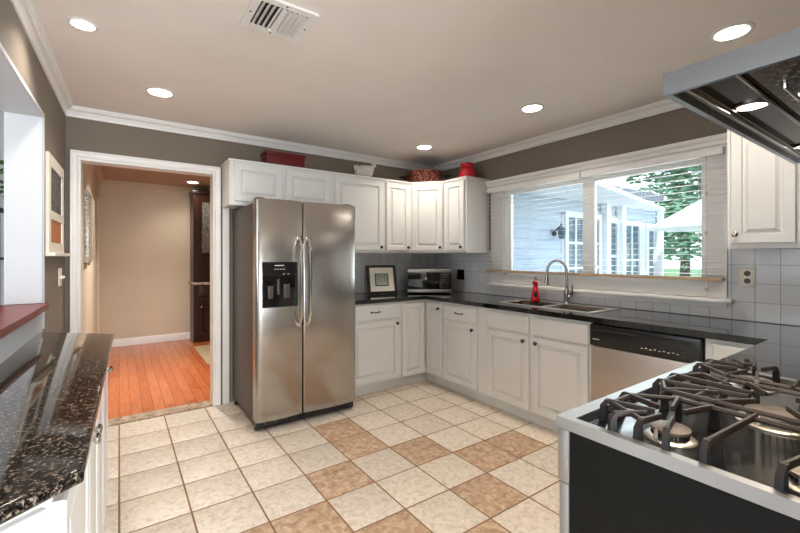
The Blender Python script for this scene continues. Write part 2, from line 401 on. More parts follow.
# kitchen floor tiles (one mesh: tiles laid on grout bed)
TAN = {(4,2),(4,3),(3,4),(5,4),(2,5),(1,5),(6,5),(7,5),(3,6),(5,6),(4,7),(0,6),(4,8),(3,9),(5,9),(8,6),(0,4)}
fl = MB(); fl.box(XL-4, XR+.1, -6.2, .33, -.12, -.0022, 2)
gw = .0048
def tq(x0, x1, y0, y1, mi):
    x1 = min(x1, XR); y1 = min(y1, .325)
    if x1-x0 < .01 or y1-y0 < .01: return
    fl.rings((x0, y0, -.003), (1, 0, 0), (0, 1, 0), x1-x0, y1-y0, [(0, 0), (0, .0016), (.0012, .002)], True, mi) if abs((x1-x0)-(y1-y0)) < 1e-6 else fl.box(x0, x1, y0, y1, -.003, -.001, mi)
for i in range(-14, 11):
    for j in range(-2, 20):
        tq(i*T+gw, (i+1)*T-gw, -(j+1)*T+gw, -j*T-gw, 1 if (i, j) in TAN and (i, j) not in ((0,4),(8,6)) else 0)
struct('floor', fl, [m_tile_w, m_tile_t, m_grout])
struct('ceiling', BX(XL-4, XR+.15, -6.2, 4.0, ZC, ZC+.12), m_ceil)
# back wall with doorway  x -.231 .. .675
bw = MB(); bw.box(XL-.15, -.245, YB, YB+.13, 0, ZC); bw.box(.687, XR+.15, YB, YB+.13, 0, ZC); bw.box(-.245, .687, YB, YB+.13, 2.056, ZC)
struct('wall_back', bw, m_wall)
# right wall with window opening y -2.50..-.89, z 1.15..1.96
rw = MB(); WY0, WY1, WZ0, WZ1 = -2.53, -.79, 1.125, 1.99
rw.box(XR, XR+.15, WY1, YB, 0, ZC); rw.box(XR, XR+.15, -3.75, WY0, 0, ZC); rw.box(XR, XR+.15, WY0, WY1, 0, WZ0); rw.box(XR, XR+.15, WY0, WY1, WZ1, ZC)
struct('wall_right', rw, m_wall)
struct('wall_rear', MB().box(-4.35, -1.15, -6.32, -6.2, 0, ZC).box(2.15, XR+.15, -6.32, -6.2, 0, ZC).box(-1.15, 2.15, -6.32, -6.2, 2.15, ZC), m_wall)
struct('wall_side', MB().box(-4.5, -4.35, -6.32, -3.9, 0, ZC).box(-4.5, -4.35, -1.6, .72, 0, ZC).box(-4.5, -4.35, -3.9, -1.6, 0, .7).box(-4.5, -4.35, -3.9, -1.6, 2.1, ZC), m_white_wall)
struct('wall_right_rear', BX(XR, XR+.15, -6.2, -3.75, 0, ZC), m_wall)
struct('wall_front', BX(.85, XR+.15, YF-.13, YF, 0, ZC), m_wall)
# left wall with pass-through opening
SKEW = True
PY, PZ0, PZ1 = -.587, 1.03, 2.10
lw = MB(); lw.box(XL-.15, XL, PY, YB, 0, ZC); lw.box(XL-.15, XL, -4.6, PY, PZ1, ZC); lw.box(XL-.15, XL, -6.2, -4.6, 0, ZC)
struct('wall_left', lw, m_wall)
struct('wall_left_lower', BX(XL-.15, XL, -4.6, PY, 0, PZ0), m_white_wall)
# white lining of the pass-through: jamb, soffit and edge beads
j = MB(); j.box(XL-.152, XL+.004, PY-.012, PY, PZ0+.035, PZ1-.012); j.box(XL-.152, XL+.004, -4.6, PY, PZ1-.012, PZ1)
j.bbox(XL, XL+.008, PY-.012, PY+.012, .92, PZ1+.012, b=.002); j.bbox(XL, XL+.008, -4.6, PY+.012, PZ1-.010, PZ1+.014, b=.002)
struct('trim_1', j, m_white_wall)
# mahogany ledge on the half wall
led = MB(); led.prism([(XL-.17, -4.6), (XL+.028, -4.6), (XL+.028, -.60), (XL+.012, -.565), (XL+.001, -.555), (XL+.001, PY-.013), (XL-.17, PY-.013)], PZ0, PZ0+.032)
tag(obj('ledge', led, m_wood_red), 'glossy red-brown wooden ledge capping the half wall at far left', 'ledge')

SKEW = False
# crown moulding
cp = [(0, ZC-.074), (.008, ZC-.074), (.010, ZC-.063), (.004, ZC-.060), (.007, ZC-.054), (.012, ZC-.040), (.020, ZC-.029), (.030, ZC-.024), (.031, ZC-.029), (.037, ZC-.027), (.037, ZC-.017), (.044, ZC-.016), (.047, ZC-.008), (.052, ZC), (0, ZC)]
cpl = [(-a, b) for a, b in cp]
struct('trim_2', MB().sweep([(xl(-6.2), -6.2), (xl(YB), YB), (XR, YB), (XR, YF), (.85, YF)], cpl, lambda x, y, b: (x, y, b)), m_trim, label='white crown moulding around the kitchen ceiling')

# doorway casing, jambs and threshold
d1 = sroot('door_1')
casp = [(0, 0), (0, .010), (.008, .012), (.012, .018), (.020, .018), (.024, .015), (.044, .020), (.048, .025), (.060, .026), (.063, .018), (.063, 0)]
struct('casing', MB().sweep([(-.238, .0), (-.238, 2.056), (.680, 2.056), (.680, .0)], casp, lambda x, z, b: (x, YB-b, z)), m_trim, d1)
jm = MB(); jm.box(-.246, -.238, YB-.002, YB+.135, 0, 2.056); jm.box(.680, .688, YB-.002, YB+.135, 0, 2.056); jm.box(-.238, .680, YB-.002, YB+.135, 2.050, 2.057)

struct('jamb', jm, m_trim, d1)
struct('threshold', BX(-.238, .680, YB-.01, YB+.135, -.003, .008), m_marble, d1, label='brown marbled stone threshold')
# baseboard stub by the fridge and on left wall
struct('baseboard_left', BX(XL+.022, XL+.034, -.62, YB-.001, 0, .09), m_trim)

# tiled backsplash
struct('trim_3', MB().box(XR-.008, XR+.001, -3.598, -2.639, .918, 1.386).box(XR-.008, XR+.001, -2.639, -.623, .918, 1.03).box(XR-.008, XR+.001, -.623, .311, .918, 1.386), m_bs_r, label='pale grey glazed wall tiles below the window')
struct('trim_4', BX(1.64, XR-.0085, YB-.008, YB+.001, .918, 1.386), m_bs_b, label='pale grey glazed wall tiles behind the microwave')

# ------------------------------------------------------------------ next room through the doorway
XN = -.236
struct('floor_hall', BX(XN-.1, 2.6, YB+.131, 3.8, -.12, .002), m_plank)
struct('wall_hall_left', BX(XN-.1, XN, YB+.131, 3.8, 0, ZC), m_hall)
struct('wall_hall_far', BX(XN, 2.6, 3.66, 3.78, 0, ZC), m_hall)
struct('wall_hall_right', BX(2.5, 2.6, YB+.131, 3.66, 0, ZC), m_hall)
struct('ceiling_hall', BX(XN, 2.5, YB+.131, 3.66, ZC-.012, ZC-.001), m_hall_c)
z2 = ZC-.012
struct('trim_5', MB().sweep([(XN, YB+.131), (XN, 3.66), (2.5, 3.66), (2.5, YB+.131)], [(-a, b-.012) for a, b in cp], lambda x, y, b: (x, y, b)), m_hall)
struct('baseboard_hall', MB().sweep([(XN, YB+.131), (XN, 3.66), (2.5, 3.66)], [(0, .002), (-.018, .002), (-.018, .09), (-.008, .11), (0, .11)], lambda x, y, b: (x, y, b)), m_trim)
# second opening's casing on the hall's left wall
tr = MB()
tr.box(XN, XN+.02, 3.05, 3.13, .002, 2.09)
struct('trim_6', tr, m_hall)

# ------------------------------------------------------------------ window
w1 = sroot('window_1')
fr = MB()   # wide flat casing on the wall around the opening
fr.bbox(XR-.02, XR, WY1, -.625, 1.05, 2.05, b=.003); fr.bbox(XR-.02, XR, -2.637, WY0, 1.05, 2.05, b=.003)
fr.bbox(XR-.02, XR, WY0, WY1, WZ1, 2.05, b=.003); fr.bbox(XR-.02, XR, WY0, WY1, 1.05, WZ0, b=.003)
struct('casing', fr, m_trim, w1)
pc = [(0, 2.036), (.018, 2.036), (.018, 2.046), (.026, 2.050), (.032, 2.052), (.036, 2.072), (.048, 2.082), (.054, 2.082), (.058, 2.092), (.064, 2.108), (0, 2.108)]
struct('cornice', MB().sweep([(XR-.02, -.60), (XR-.02, -2.70)], [(-a, b) for a, b in pc], lambda x, y, b: (x, y, b)), m_trim, w1)
st = MB(); st.bbox(XR-.075, XR, -2.672, -.615, 1.022, 1.048, b=.006); st.bbox(XR-.022, XR, -2.637, -.64, .985, 1.022, b=.004)
struct('stool', st, m_trim, w1)
sh = MB()
def sash(y0, y1):
    z0, z1, xc = WZ0, WZ1, XR+.06
    sh.box(xc-.02, xc+.02, y0, y0+.05, z0, z1); sh.box(xc-.02, xc+.02, y1-.05, y1, z0, z1)
    sh.box(xc-.02, xc+.02, y0+.05, y1-.05, z0, z0+.03); sh.box(xc-.02, xc+.02, y0+.05, y1-.05, z1-.03, z1)
sash(WY0, -1.67); sash(-1.67, WY1)
sh.box(XR+.001, XR+.12, WY0, WY0+.008, WZ0, WZ1); sh.box(XR+.001, XR+.12, WY1-.008, WY1, WZ0, WZ1)
sh.box(XR+.001, XR+.12, WY0, WY1, WZ0, WZ0+.008); sh.box(XR+.001, XR+.12, WY0, WY1, WZ1-.008, WZ1)
struct('sash', sh, m_trim, w1)
for a, b in ((WY0+.045, -1.715), (-1.625, WY1-.045)):
    struct('pane', BX(XR+.058, XR+.062, a, b, WZ0+.03, WZ1-.03), m_glass, w1)

def blind(y0, y1, label, group, zb=1.16):
    t = thing('window_blind', label, 'blind', (XR-.055, (y0+y1)/2, zb), group)
    obj('head_rail', BB(XR-.075, XR-.022, y0, y1, 1.985, 2.028, b=.003), m_blind, t)
    sl = MB(); z = zb+.045
    while z < 1.975:
        for k in range(1):
            c = XR-.052; a = math.radians(-3); dx = .020*math.cos(a); dz = .020*math.sin(a)
            i = sl._a([(c-dx, y0, z+dz), (c+dx, y0, z-dz), (c+dx, y1, z-dz), (c-dx, y1, z+dz), (c-dx, y0, z+dz+.0018), (c+dx, y0, z-dz+.0018), (c+dx, y1, z-dz+.0018), (c-dx, y1, z+dz+.0018)])
            for q in ((0,3,2,1),(4,5,6,7),(0,1,5,4),(1,2,6,5),(2,3,7,6),(3,0,4,7)): sl.face([i+p for p in q])
        z += .043
    obj('slats', sl, m_blind, t)
    obj('bottom_rail', BB(XR-.079, XR-.028, y0, y1, zb, zb+.024, b=.004), m_raffia, t, 'tan wooden bottom rail')
    n = 3 if y1-y0 > .9 else 2
    for k in range(n):
        y = y0+.13+(y1-y0-.26)*k/(n-1)
        for xx in (XR-.076, XR-.029):
            obj('ladder_cord', MB().tube([(xx, y, zb+.02), (xx, y, 1.99)], .0011, 4), m_blind, t)
    return t
blind(-1.655, -.615, 'white slatted blind on the left half of the window by the red bottle', 'window blinds')
bl = blind(-2.630, -1.665, 'white slatted blind on the right half of the window by the white outlet', 'window blinds')
wd = MB().tube([(XR-.084, -2.545, 1.99), (XR-.084, -2.545, 1.12)], .0013, 4)
wd.lathe((XR-.084, -2.545, 1.72), [(0, 0), (.006, .004), (.008, .02), (.003, .03)], 8); wd.lathe((XR-.084, -2.545, 1.46), [(0, 0), (.006, .004), (.008, .02), (.003, .03)], 8)
wd.lathe((XR-.084, -2.545, 1.09), [(0, 0), (.007, .004), (.009, .025), (.003, .035)], 8)
obj('pull_cord', wd, m_raffia, bl)

# ------------------------------------------------------------------ cabinets
DOORP = [(0, 0), (0, .016), (.004, .021), (.050, .021), (.0525, .017), (.054, .006), (.061, .004), (.064, .0055), (.078, .017), (.080, .0195)]
SLABP = [(0, 0), (0, .015), (.005, .0195), (.011, .021)]
def knob_at(P, N, parent, m=m_pewter):
    return obj('knob', MB().lathe(P, [(.007, 0), (.006, .012), (.010, .016), (.0155, .021), (.016, .026), (.010, .031), (0, .032)], 14, N), m, parent)
def pull_at(P, N, U, parent, half=.045):
    P = Vector(P); N = Vector(N); U = Vector(U)
    pts = [P+U*(-half), P+U*(-half)+N*.018, P+U*(-half*.75)+N*.026, P+N*.030, P+U*(half*.75)+N*.026, P+U*half+N*.018, P+U*half]
    mb = MB().tube(pts, [.006, .005, .0045, .006, .0045, .005, .006], 8)
    for s_ in (-1, 1): mb.lathe(P+U*half*s_, [(.009, 0), (.009, .003), (.006, .006)], 10, tuple(N))
    return obj('pull', mb, m_pewter, parent)
def panel(name, O, U, w, h, parent, prof=None, m=None):
    prof = prof or DOORP
    if min(w, h) < .21 and prof is DOORP: prof = [(0, 0), (0, .016), (.004, .021), (.040, .021), (.0425, .017), (.0435, .006), (.050, .004), (.053, .0055), (.064, .017), (.066, .0195)]
    if min(w, h) < .16: prof = SLABP
    return obj(name, MB().rings(O, U, (0, 0, 1), w, h, prof), m or m_cab, parent)
# facing -y : U=+x gives N = U x Z = -y.  facing -x : U=-y gives N = -x
UX = Vector((1, 0, 0)); UY = Vector((0, -1, 0)); NY = Vector((0, -1, 0)); NX = Vector((-1, 0, 0))
ZT = .878   # top of base carcasses
def base_body(t, x0, x1, y0, y1, face):      # carcass plus recessed toe kick
    obj('carcass', BX(x0, x1, y0, y1, .10, ZT), m_cab, t)
    k = .06
    a = [x0, x1, y0, y1]
    if face == 'y': a[2] += k
    else: a[0] += k
    obj('toe_kick', BX(a[0], a[1], a[2], a[3], 0, .10), m_cab, t)
FX, FY = 2.64, -.262        # carcass faces
g = 'white base cabinets'
t = thing('base_cabinet', 'white base cabinet with one drawer over a door right beside the fridge', 'cabinet', (2.0, 0, 0), g)
base_body(t, 1.70, 2.30, FY, YB-.002, 'y')
dr = panel('drawer', (1.735, FY, .715), UX, .545, .145, t); pull_at((2.0, FY-.019, .79), NY, UX, dr)
do = panel('door', (1.735, FY, .125), UX, .545, .57, t); knob_at((2.245, FY-.019, .665), NY, do)
t = thing('base_cabinet', 'white corner base cabinet with two narrow doors meeting under the microwave', 'cabinet', (2.9, -.1, 0), g)
cb = MB(); cb.gridslab([2.301, FX, XR-.002], [-.545, FY, YB-.002], lambda x, y: not (x < FX and y < FY), .10, ZT); obj('carcass', cb, m_cab, t)
cb = MB(); cb.gridslab([2.301, FX+.06, XR-.002], [-.545, FY+.06, YB-.002], lambda x, y: not (x < FX+.06 and y < FY+.06), 0, .10); obj('toe_kick', cb, m_cab, t)
panel('door', (2.318, FY, .115), UX, .282, .735, t)
do = panel('door', (FX, -.285, .115), UY, .245, .735, t); knob_at((FX-.019, -.49, .80), NX, do)
t = thing('base_cabinet', 'white base cabinet with drawer over door between the corner and the sink', 'cabinet', (2.9, -.8, 0), g)
base_body(t, FX, XR-.002, -1.10, -.546, 'x')
dr = panel('drawer', (FX, -.555, .715), UY, .445, .135, t); pull_at((FX-.019, -.775, .785), NX, -UY, dr)
do = panel('door', (FX, -.555, .115), UY, .445, .585, t); knob_at((FX-.019, -.955, .655), NX, do)
t = thing('base_cabinet', 'wide white sink cabinet with two doors under the double sink', 'cabinet', (2.9, -1.58, 0), g)
obj('carcass', MB().gridslab([FX, FX+.06, XR-.06, XR-.002], [-2.058, -2.03, -1.13, -1.101], lambda x, y: not (FX+.06 < x < XR-.06 and -2.03 < y < -1.13), .13, ZT).box(FX, XR-.002, -2.058, -1.101, .10, .13), m_cab, t)
obj('toe_kick', BX(FX+.06, XR-.002, -2.058, -1.101, 0, .10), m_cab, t)
panel('false_front', (FX, -1.13, .715), UY, .425, .135, t); panel('false_front', (FX, -1.592, .715), UY, .448, .135, t)
do = panel('door', (FX, -1.13, .115), UY, .425, .585, t); knob_at((FX-.019, -1.515, .655), NX, do)
do = panel('door', (FX, -1.592, .115), UY, .448, .585, t); knob_at((FX-.019, -1.632, .655), NX, do)
t = thing('base_cabinet', 'white corner base cabinet right of the dishwasher behind the range', 'cabinet', (2.9, -3.1, 0), g)
obj('carcass', BX(FX, XR-.002, YF+.002, -2.705, .10, ZT), m_cab, t); obj('toe_kick', BX(FX+.06, XR-.002, YF+.002, -2.705, 0, .10), m_cab, t)
panel('door', (FX, -2.74, .715), UY, .235, .135, t, SLABP); panel('door', (FX, -2.74, .115), UY, .235, .585, t)
t = thing('base_cabinet', 'white base cabinet tight against the right side of the gas range', 'cabinet', (2.2, -3.3, 0), g)
obj('carcass', BX(1.815, FX-.001, YF+.002, -3.0, .10, ZT), m_cab, t); obj('toe_kick', BX(1.815, FX-.001, YF+.002, -3.06, 0, .10), m_cab, t)
panel('door', (2.60, -3.0, .115), -UX, .37, .735, t); panel('door', (2.21, -3.0, .115), -UX, .37, .735, t)

# granite worktops
SKX0, SKX1, SKY0, SKY1 = 2.755, 3.085, -1.965, -1.175
wt_ = MB(); wt_.gridslab([1.69, 1.808, 2.60, SKX0, SKX1, XR-.009], [YF+.002, -2.975, SKY0, SKY1, -.30, YB-.009],
    lambda x, y: ((x > 2.60 or (y > -.30 and x > 1.69) or (y < -2.975 and x > 1.808)) and not (SKX0 < x < SKX1 and SKY0 < y < SKY1)), ZT, .915, .009)
tag(obj('worktop', wt_, m_gran_r), 'polished black granite worktop running under the window and microwave', 'countertop')

# sink
t = thing('double_sink', 'stainless steel double bowl sink set in the worktop below the window', 'sink', (2.92, -1.57, .915))
rm = MB(); ys = [-1.995, -1.955, -1.585, -1.555, -1.185, -1.145]; xs = [2.735, 2.765, 3.07, 3.155]
rm.gridslab(xs, ys, lambda x, y: not (2.765 < x < 3.07 and (-1.955 < y < -1.585 or -1.555 < y < -1.185)), .9152, .9215, .003)
obj('rim', rm, m_sink, t)
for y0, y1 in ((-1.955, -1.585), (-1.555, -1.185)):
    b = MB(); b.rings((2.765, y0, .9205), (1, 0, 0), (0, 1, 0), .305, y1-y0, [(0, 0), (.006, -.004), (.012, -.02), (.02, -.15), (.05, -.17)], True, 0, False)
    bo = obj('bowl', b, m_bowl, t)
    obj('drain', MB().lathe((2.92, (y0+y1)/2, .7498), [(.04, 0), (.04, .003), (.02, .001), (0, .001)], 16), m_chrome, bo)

# faucet
t = thing('faucet', 'tall curved brushed nickel pull-down tap behind the sink', 'faucet', (3.14, -1.555, .9202))
fb = MB().lathe((3.14, -1.555, .9202), [(.028, 0), (.028, .006), (.022, .012), (.021, .06), (.024, .075), (.024, .10), (.018, .118), (.0125, .13)], 18)
obj('body', fb, m_chrome, t)
d = Vector((-.15, .30, 0)).normalized(); P0 = Vector((3.14, -1.555, 1.04)); pts = [P0, P0+Vector((0, 0, .10))]
for k in range(1, 12):
    a = PI*k/12; pts.append(P0+Vector((0, 0, .15))+d*(.080*(1-math.cos(a)))+Vector((0, 0, .095*math.sin(a))))
pts.append(P0+d*.160+Vector((0, 0, .12)))
obj('spout', MB().tube(pts, .0115, 12), m_chrome, t)
e = P0+d*.160
obj('spray_head', MB().tube([e+Vector((0, 0, .13)), e+Vector((0, 0, .10)), e+d*.004+Vector((0, 0, .06)), e+d*.006+Vector((0, 0, .035))], [.0125, .015, .019, .021], 14), m_chrome, t)
q = Vector((3.14, -1.555, .995))
obj('handle', MB().tube([q, q+Vector((.0, -.045, .0))], .016, 12).tube([q+Vector((0, -.048, 0)), q+Vector((-.008, -.058, .05)), q+Vector((-.012, -.062, .09))], [.009, .006, .005], 10), m_chrome, t)

# red soap bottle
t = thing('soap_bottle', 'red waisted bottle with black oval beside the tap', 'bottle', (3.07, -1.29, .9202))
obj('body', MB().lathe((3.07, -1.29, .9202), [(.040, 0), (.042, .006), (.040, .03), (.030, .085), (.021, .125), (.019, .14), (.026, .165), (.029, .172), (.026, .178), (.012, .182)], 20), m_redgloss, t)
obj('cap', MB().lathe((3.07, -1.29, 1.1020), [(.010, 0), (.009, .008), (.014, .013), (.014, .026), (.008, .032), (0, .033)], 14), m_chrome, t)
dv = Vector((-3.07, -3.54+1.29, 0)).normalized()
pl = MB(); uu = dv.cross(Vector((0, 0, 1))).normalized()
cc = Vector((3.07, -1.29, .98))
pl.lathe(cc+dv*.026, [(.0165, 0), (.017, .010), (.012, .0125), (0, .0130)], 20, tuple(dv), sx=1, sy=1)
for v in pl.v: v.z = cc.z+(v.z-cc.z)*1.9
obj('oval_badge', pl, m_blackm, t)

# dishwasher
t = thing('dishwasher', 'stainless dishwasher with black control panel beside the sink cabinet', 'dishwasher', (2.9, -2.38, 0))
obj('body', BX(FX+.005, XR-.005, -2.700, -2.063, .02, ZT-.002), m_blackm, t)
obj('toe_kick', BX(FX+.06, FX+.09, -2.698, -2.065, 0, .10), m_blackm, t)
obj('door_panel', BB(FX-.030, FX+.004, -2.690, -2.068, .105, .722, b=.008), m_steel_dw, t)
cpn = BB(FX-.038, FX+.004, -2.695, -2.063, .725, .868, b=.010)
cpo = obj('control_panel', cpn, m_black, t)
hr = MB(); hr.tube([(FX-.041, -2.10, .832), (FX-.047, -2.12, .835), (FX-.050, -2.38, .838), (FX-.047, -2.64, .835), (FX-.041, -2.66, .832)], .008, 8)
obj('handle', hr, m_black, cpo)
mk = MB()
for k in range(9): mk.box(FX-.0388, FX-.0380, -2.40-.024*k, -2.388-.024*k, .760+(k % 2)*.004, .765+(k % 2)*.004)
obj('button_marks', mk, m_cream_plate, cpo)
for zz in (.752, .775): obj('indicator', BX(FX-.0388, FX-.0380, -2.62, -2.606, zz, zz+.005), m_fside, cpo)
obj('brand_line', BX(FX-.0388, FX-.0380, -2.13, -2.085, .768, .773), m_cream_plate, cpo)

# ------------------------------------------------------------------ upper cabinets
g = 'white upper cabinets'
UB, UT = 1.362, 2.125
def lid(mb, x0, x1, y0, y1): mb.bbox(x0, x1, y0, y1, UT, UT+.018, b=.004)
t = thing('upper_cabinet', 'short white wall cabinet with two doors above the fridge', 'cabinet', (1.22, .16, 1.75), g)
obj('carcass', BX(.755, 1.695, .02, YB-.002, 1.757, UT), m_cab, t); l_ = MB(); lid(l_, .745, 1.697, .002, YB-.002); obj('top_board', l_, m_cab, t)
do = panel('door', (.79, .02, 1.79), UX, .405, .315, t); knob_at((1.155, .001, 1.815), NY, do)
do = panel('door', (1.237, .02, 1.79), UX, .425, .315, t); knob_at((1.265, .001, 1.815), NY, do)
t = thing('upper_cabinet', 'tall white wall cabinet with wide door directly right of the fridge', 'cabinet', (2.0, .16, UB), g)
obj('carcass', BX(1.697, 2.293, .02, YB-.002, UB, UT), m_cab, t); l_ = MB(); lid(l_, 1.699, 2.293, .002, YB-.002); obj('top_board', l_, m_cab, t)
do = panel('door', (1.715, .02, 1.385), UX, .558, .72, t); knob_at((2.238, .001, 1.42), NY, do)
t = thing('upper_cabinet', 'white corner wall cabinet with narrow, angled and narrow doors', 'cabinet', (2.9, .0, UB), g)
poly = [(2.295, YB-.002), (2.295, .02), (2.645, .02), (2.90, -.255), (2.90, -.592), (XR-.002, -.592), (XR-.002, YB-.002)]
obj('carcass', MB().prism(poly[::-1], UB, UT), m_cab, t)
polt = [(2.295, YB-.002), (2.295, .002), (2.637, .002), (2.882, -.262), (2.882, -.600), (XR-.002, -.600), (XR-.002, YB-.002)]
obj('top_board', MB().prism(polt[::-1], UT, UT+.018), m_cab, t)
do = panel('door', (2.312, .02, 1.385), UX, .30, .72, t); knob_at((2.585, .001, 1.42), NY, do)
A = Vector((2.657, .007, 1.385)); Bv = Vector((2.888, -.242, 1.385)); U = (Bv-A).normalized(); N = U.cross(Vector((0, 0, 1)))
do = panel('door', A, U, (Bv-A).length, .72, t); knob_at(A+U*((Bv-A).length-.03)+N*.019+Vector((0, 0, .035)), tuple(N), do)
do = panel('door', (2.90, -.275, 1.385), UY, .295, .72, t); knob_at((2.881, -.54, 1.42), NX, do)
t = thing('upper_cabinet', 'white wall cabinet to the right of the window behind the range hood', 'cabinet', (3.08, -3.1, UB), g)
obj('carcass', BX(2.92, XR-.002, YF+.002, -2.722, UB+.004, UT), m_cab, t); l_ = MB(); lid(l_, 2.902, XR-.002, YF+.002, -2.715); obj('top_board', l_, m_cab, t)
do = panel('door', (2.92, -2.742, 1.395), UY, .275, .71, t); knob_at((2.901, -2.768, 1.447), NX, do, m_nickel)
panel('door', (2.92, -3.032, 1.395), UY, .275, .71, t)

# panel and filler beside the fridge
tag(obj('fridge_side_panel', BB(.757, .812, .296, YB-.001, 0.0, 1.756, b=.002), m_cab), 'narrow white filler strip between doorway casing and fridge', 'panel')

# ------------------------------------------------------------------ fridge
t = thing('refrigerator', 'large stainless side-by-side fridge with ice dispenser by the doorway', 'refrigerator', (1.25, -.1, 0))
FXL, FXR = .832, 1.682
body = MB().bbox(FXL+.008, FXR-.008, -.405, .285, .055, 1.735, b=.006)
obj('cabinet_body', body, m_fside, t, 'textured grey-brown sides')
obj('grille', BB(FXL+.012, FXR-.012, -.455, -.40, .012, .078, b=.006), m_black, t)
for k in range(4): obj('grille_slot', BB(.905+k*.08, .922+k*.08, -.457, -.4545, .038, .048, b=.001), m_fside, t)
for xx in (.86, 1.645):
    obj('roller_foot', MB().lathe((xx-.02, -.42, .0145), [(.014, 0), (.014, .04)], 12, (1, 0, 0)), m_blackm, t)
    obj('roller_foot', MB().lathe((xx-.02, .22, .0145), [(.014, 0), (.014, .04)], 12, (1, 0, 0)).box(xx-.01, xx+.01, .21, .23, .02, .06), m_blackm, t)
for x0 in (.86, 1.60): obj('hinge_cover', BB(x0-.02, x0+.05, -.46, -.36, 1.734, 1.772, b=.01), m_fside, t)
def fdoor(x0, x1, outer):
    mb = MB(); n = 20; zs = [.075, .081, 1.755, 1.760]; 
    def prof(inset):
        P = [(x0+inset, -.408)]
        for k in range(n+1):
            s_ = k/n; x = x0+inset+(x1-x0-2*inset)*s_
            e_ = min(s_, 1-s_)*(x1-x0); r = .030 if (outer == 'L' and s_ < .5) or (outer == 'R' and s_ > .5) else .010
            y = -.488 - .014*math.sin(PI*(.5*(s_ if outer == 'R' else 1-s_)+.5)) if False else -.490-.012*math.sin(PI*s_)
            if e_ < r: y += r-math.sqrt(max(0, r*r-(r-e_)**2))
            P.append((x, y))
        P.append((x1-inset, -.408)); return P
    # denser sampling near the edges
    def prof2(inset):
        P = [(x0+inset, -.408)]; w = x1-x0-2*inset
        ss = [0, .002, .006, .012, .02, .03]; ss = [a/w*1 for a in ss]; mid = [ss[-1]+(1-2*ss[-1])*k/12 for k in range(1, 12)]
        for s_ in ss+mid+[1-a for a in ss[::-1]]:
            x = x0+inset+w*s_; left = s_ < .5; e_ = min(s_, 1-s_)*w
            r = .030 if (outer == 'L') == left else .008
            y = -.490-.014*math.sin(PI*s_)
            if e_ < r: y += r-math.sqrt(max(0, r*r-(r-e_)**2))
            P.append((x, y))
        P.append((x1-inset, -.408)); return P
    R = [(prof2(.004), .075, .004), (prof2(0), .081, 0), (prof2(0), 1.752, 0), (prof2(.004), 1.758, .004)]
    prev = None
    for P, z, ins in R:
        i = mb._a([(x, y+ins*.8, z) for x, y in P]); m_ = len(P)
        if prev is not None:
            for k in range(m_): mb.face([prev+k, prev+(k+1) % m_, i+(k+1) % m_, i+k])
        else: mb.face([i+k for k in range(m_)][::-1])
        prev = i
    mb.face([prev+k for k in range(m_)])
    return mb
dl = obj('freezer_door', fdoor(FXL, 1.194, 'L'), m_steel, t, 'narrow left stainless door with dispenser'); 
drr = obj('fridge_door', fdoor(1.202, FXR, 'R'), m_steel, t, 'wide right stainless door')
for xx, pa in ((1.163, dl), (1.236, drr)):
    h = MB(); hp = []
    for k in range(17):
        s_ = k/16; z = .78+.69*s_; off = .055*min(1, math.sin(PI*s_)*3.2)**.8 if 0 < s_ < 1 else 0
        hp.append((xx, -.499-off, z))
    h.tube(hp, [.014]+[.0125]*15+[.014], 10)
    for zz in (.785, 1.465): h.lathe((xx, -.485, zz), [(.020, 0), (.020, .018), (.014, .024)], 14, (0, -1, 0))
    obj('handle', h, m_nickel, pa)
dp = MB()
dp.gridslab([.874, .886, 1.133, 1.145], [0, .012, .24, .345], lambda x, y: not (  .886 < x < 1.133 and .012 < y < .24), 0, .010, .003)
for v in dp.v: v.x, v.y, v.z = v.x, -.505-v.z, .935+v.y
dpo = obj('dispenser', dp, m_black, dl)
cv = MB(); cv.rings((.886, -.5065, .947), (1, 0, 0), (0, 0, 1), .232, .228, [(0, 0), (.004, -.006)], True, 0, False)
obj('niche', BX(.886, 1.133, -.5052, -.5035, .947, 1.175), m_glass_dark, dpo)
sp = MB(); sp.bbox(.915, .955, -.513, -.5053, 1.00, 1.10, b=.003); sp.bbox(.985, 1.005, -.513, -.5053, 1.03, 1.15, b=.003); sp.bbox(1.035, 1.085, -.514, -.5053, 1.00, 1.11, b=.003)
obj('paddle', sp, m_fside, dpo)
mk = MB()
for k in range(4): mk.box(.962+k*.022, .974+k*.022, -.5156, -.5150, 1.222, 1.227)
obj('button_marks', mk, m_cream_plate, dpo); obj('brand_line', BX(.965, 1.035, -.5156, -.5150, 1.250, 1.256), m_cream_plate, dpo)
for x_ in (1.03, 1.065): obj('indicator', BX(x_, x_+.010, -.5156, -.5150, 1.185, 1.189), m_cream_plate, dpo)

# ------------------------------------------------------------------ left counter (pass-through side)
A0, A1 = Vector((-.022, -.945)), Vector((-.055, -2.566))
cpoly = [(XL+.0005, -4.3), (xl(-.655)+.0005, -.655), (A0.x, A0.y), (A1.x, A1.y), (-.155, -2.647), (xl(-2.80)+.0005, -2.80)]
cpoly = cpoly[1:]
def bevel_prism(poly, z0, z1, b):
    bm = bmesh.new(); vs = [bm.verts.new((x, y, z1)) for x, y in poly]; f = bm.faces.new(vs)
    r = bmesh.ops.extrude_face_region(bm, geom=[f]); 
    for v in [g_ for g_ in r['geom'] if isinstance(g_, bmesh.types.BMVert)]: v.co.z = z0
    bmesh.ops.recalc_face_normals(bm, faces=bm.faces[:])
    ed = [e for e in bm.edges if abs(e.verts[0].co.z-e.verts[1].co.z) < 1e-6 and not (e.verts[0].co.x < -.3 and e.verts[1].co.x < -.3)]
    bmesh.ops.bevel(bm, geom=ed, offset=b, segments=4, affect='EDGES', profile=.5)
    mb = MB(); mb.bm(bm); return mb
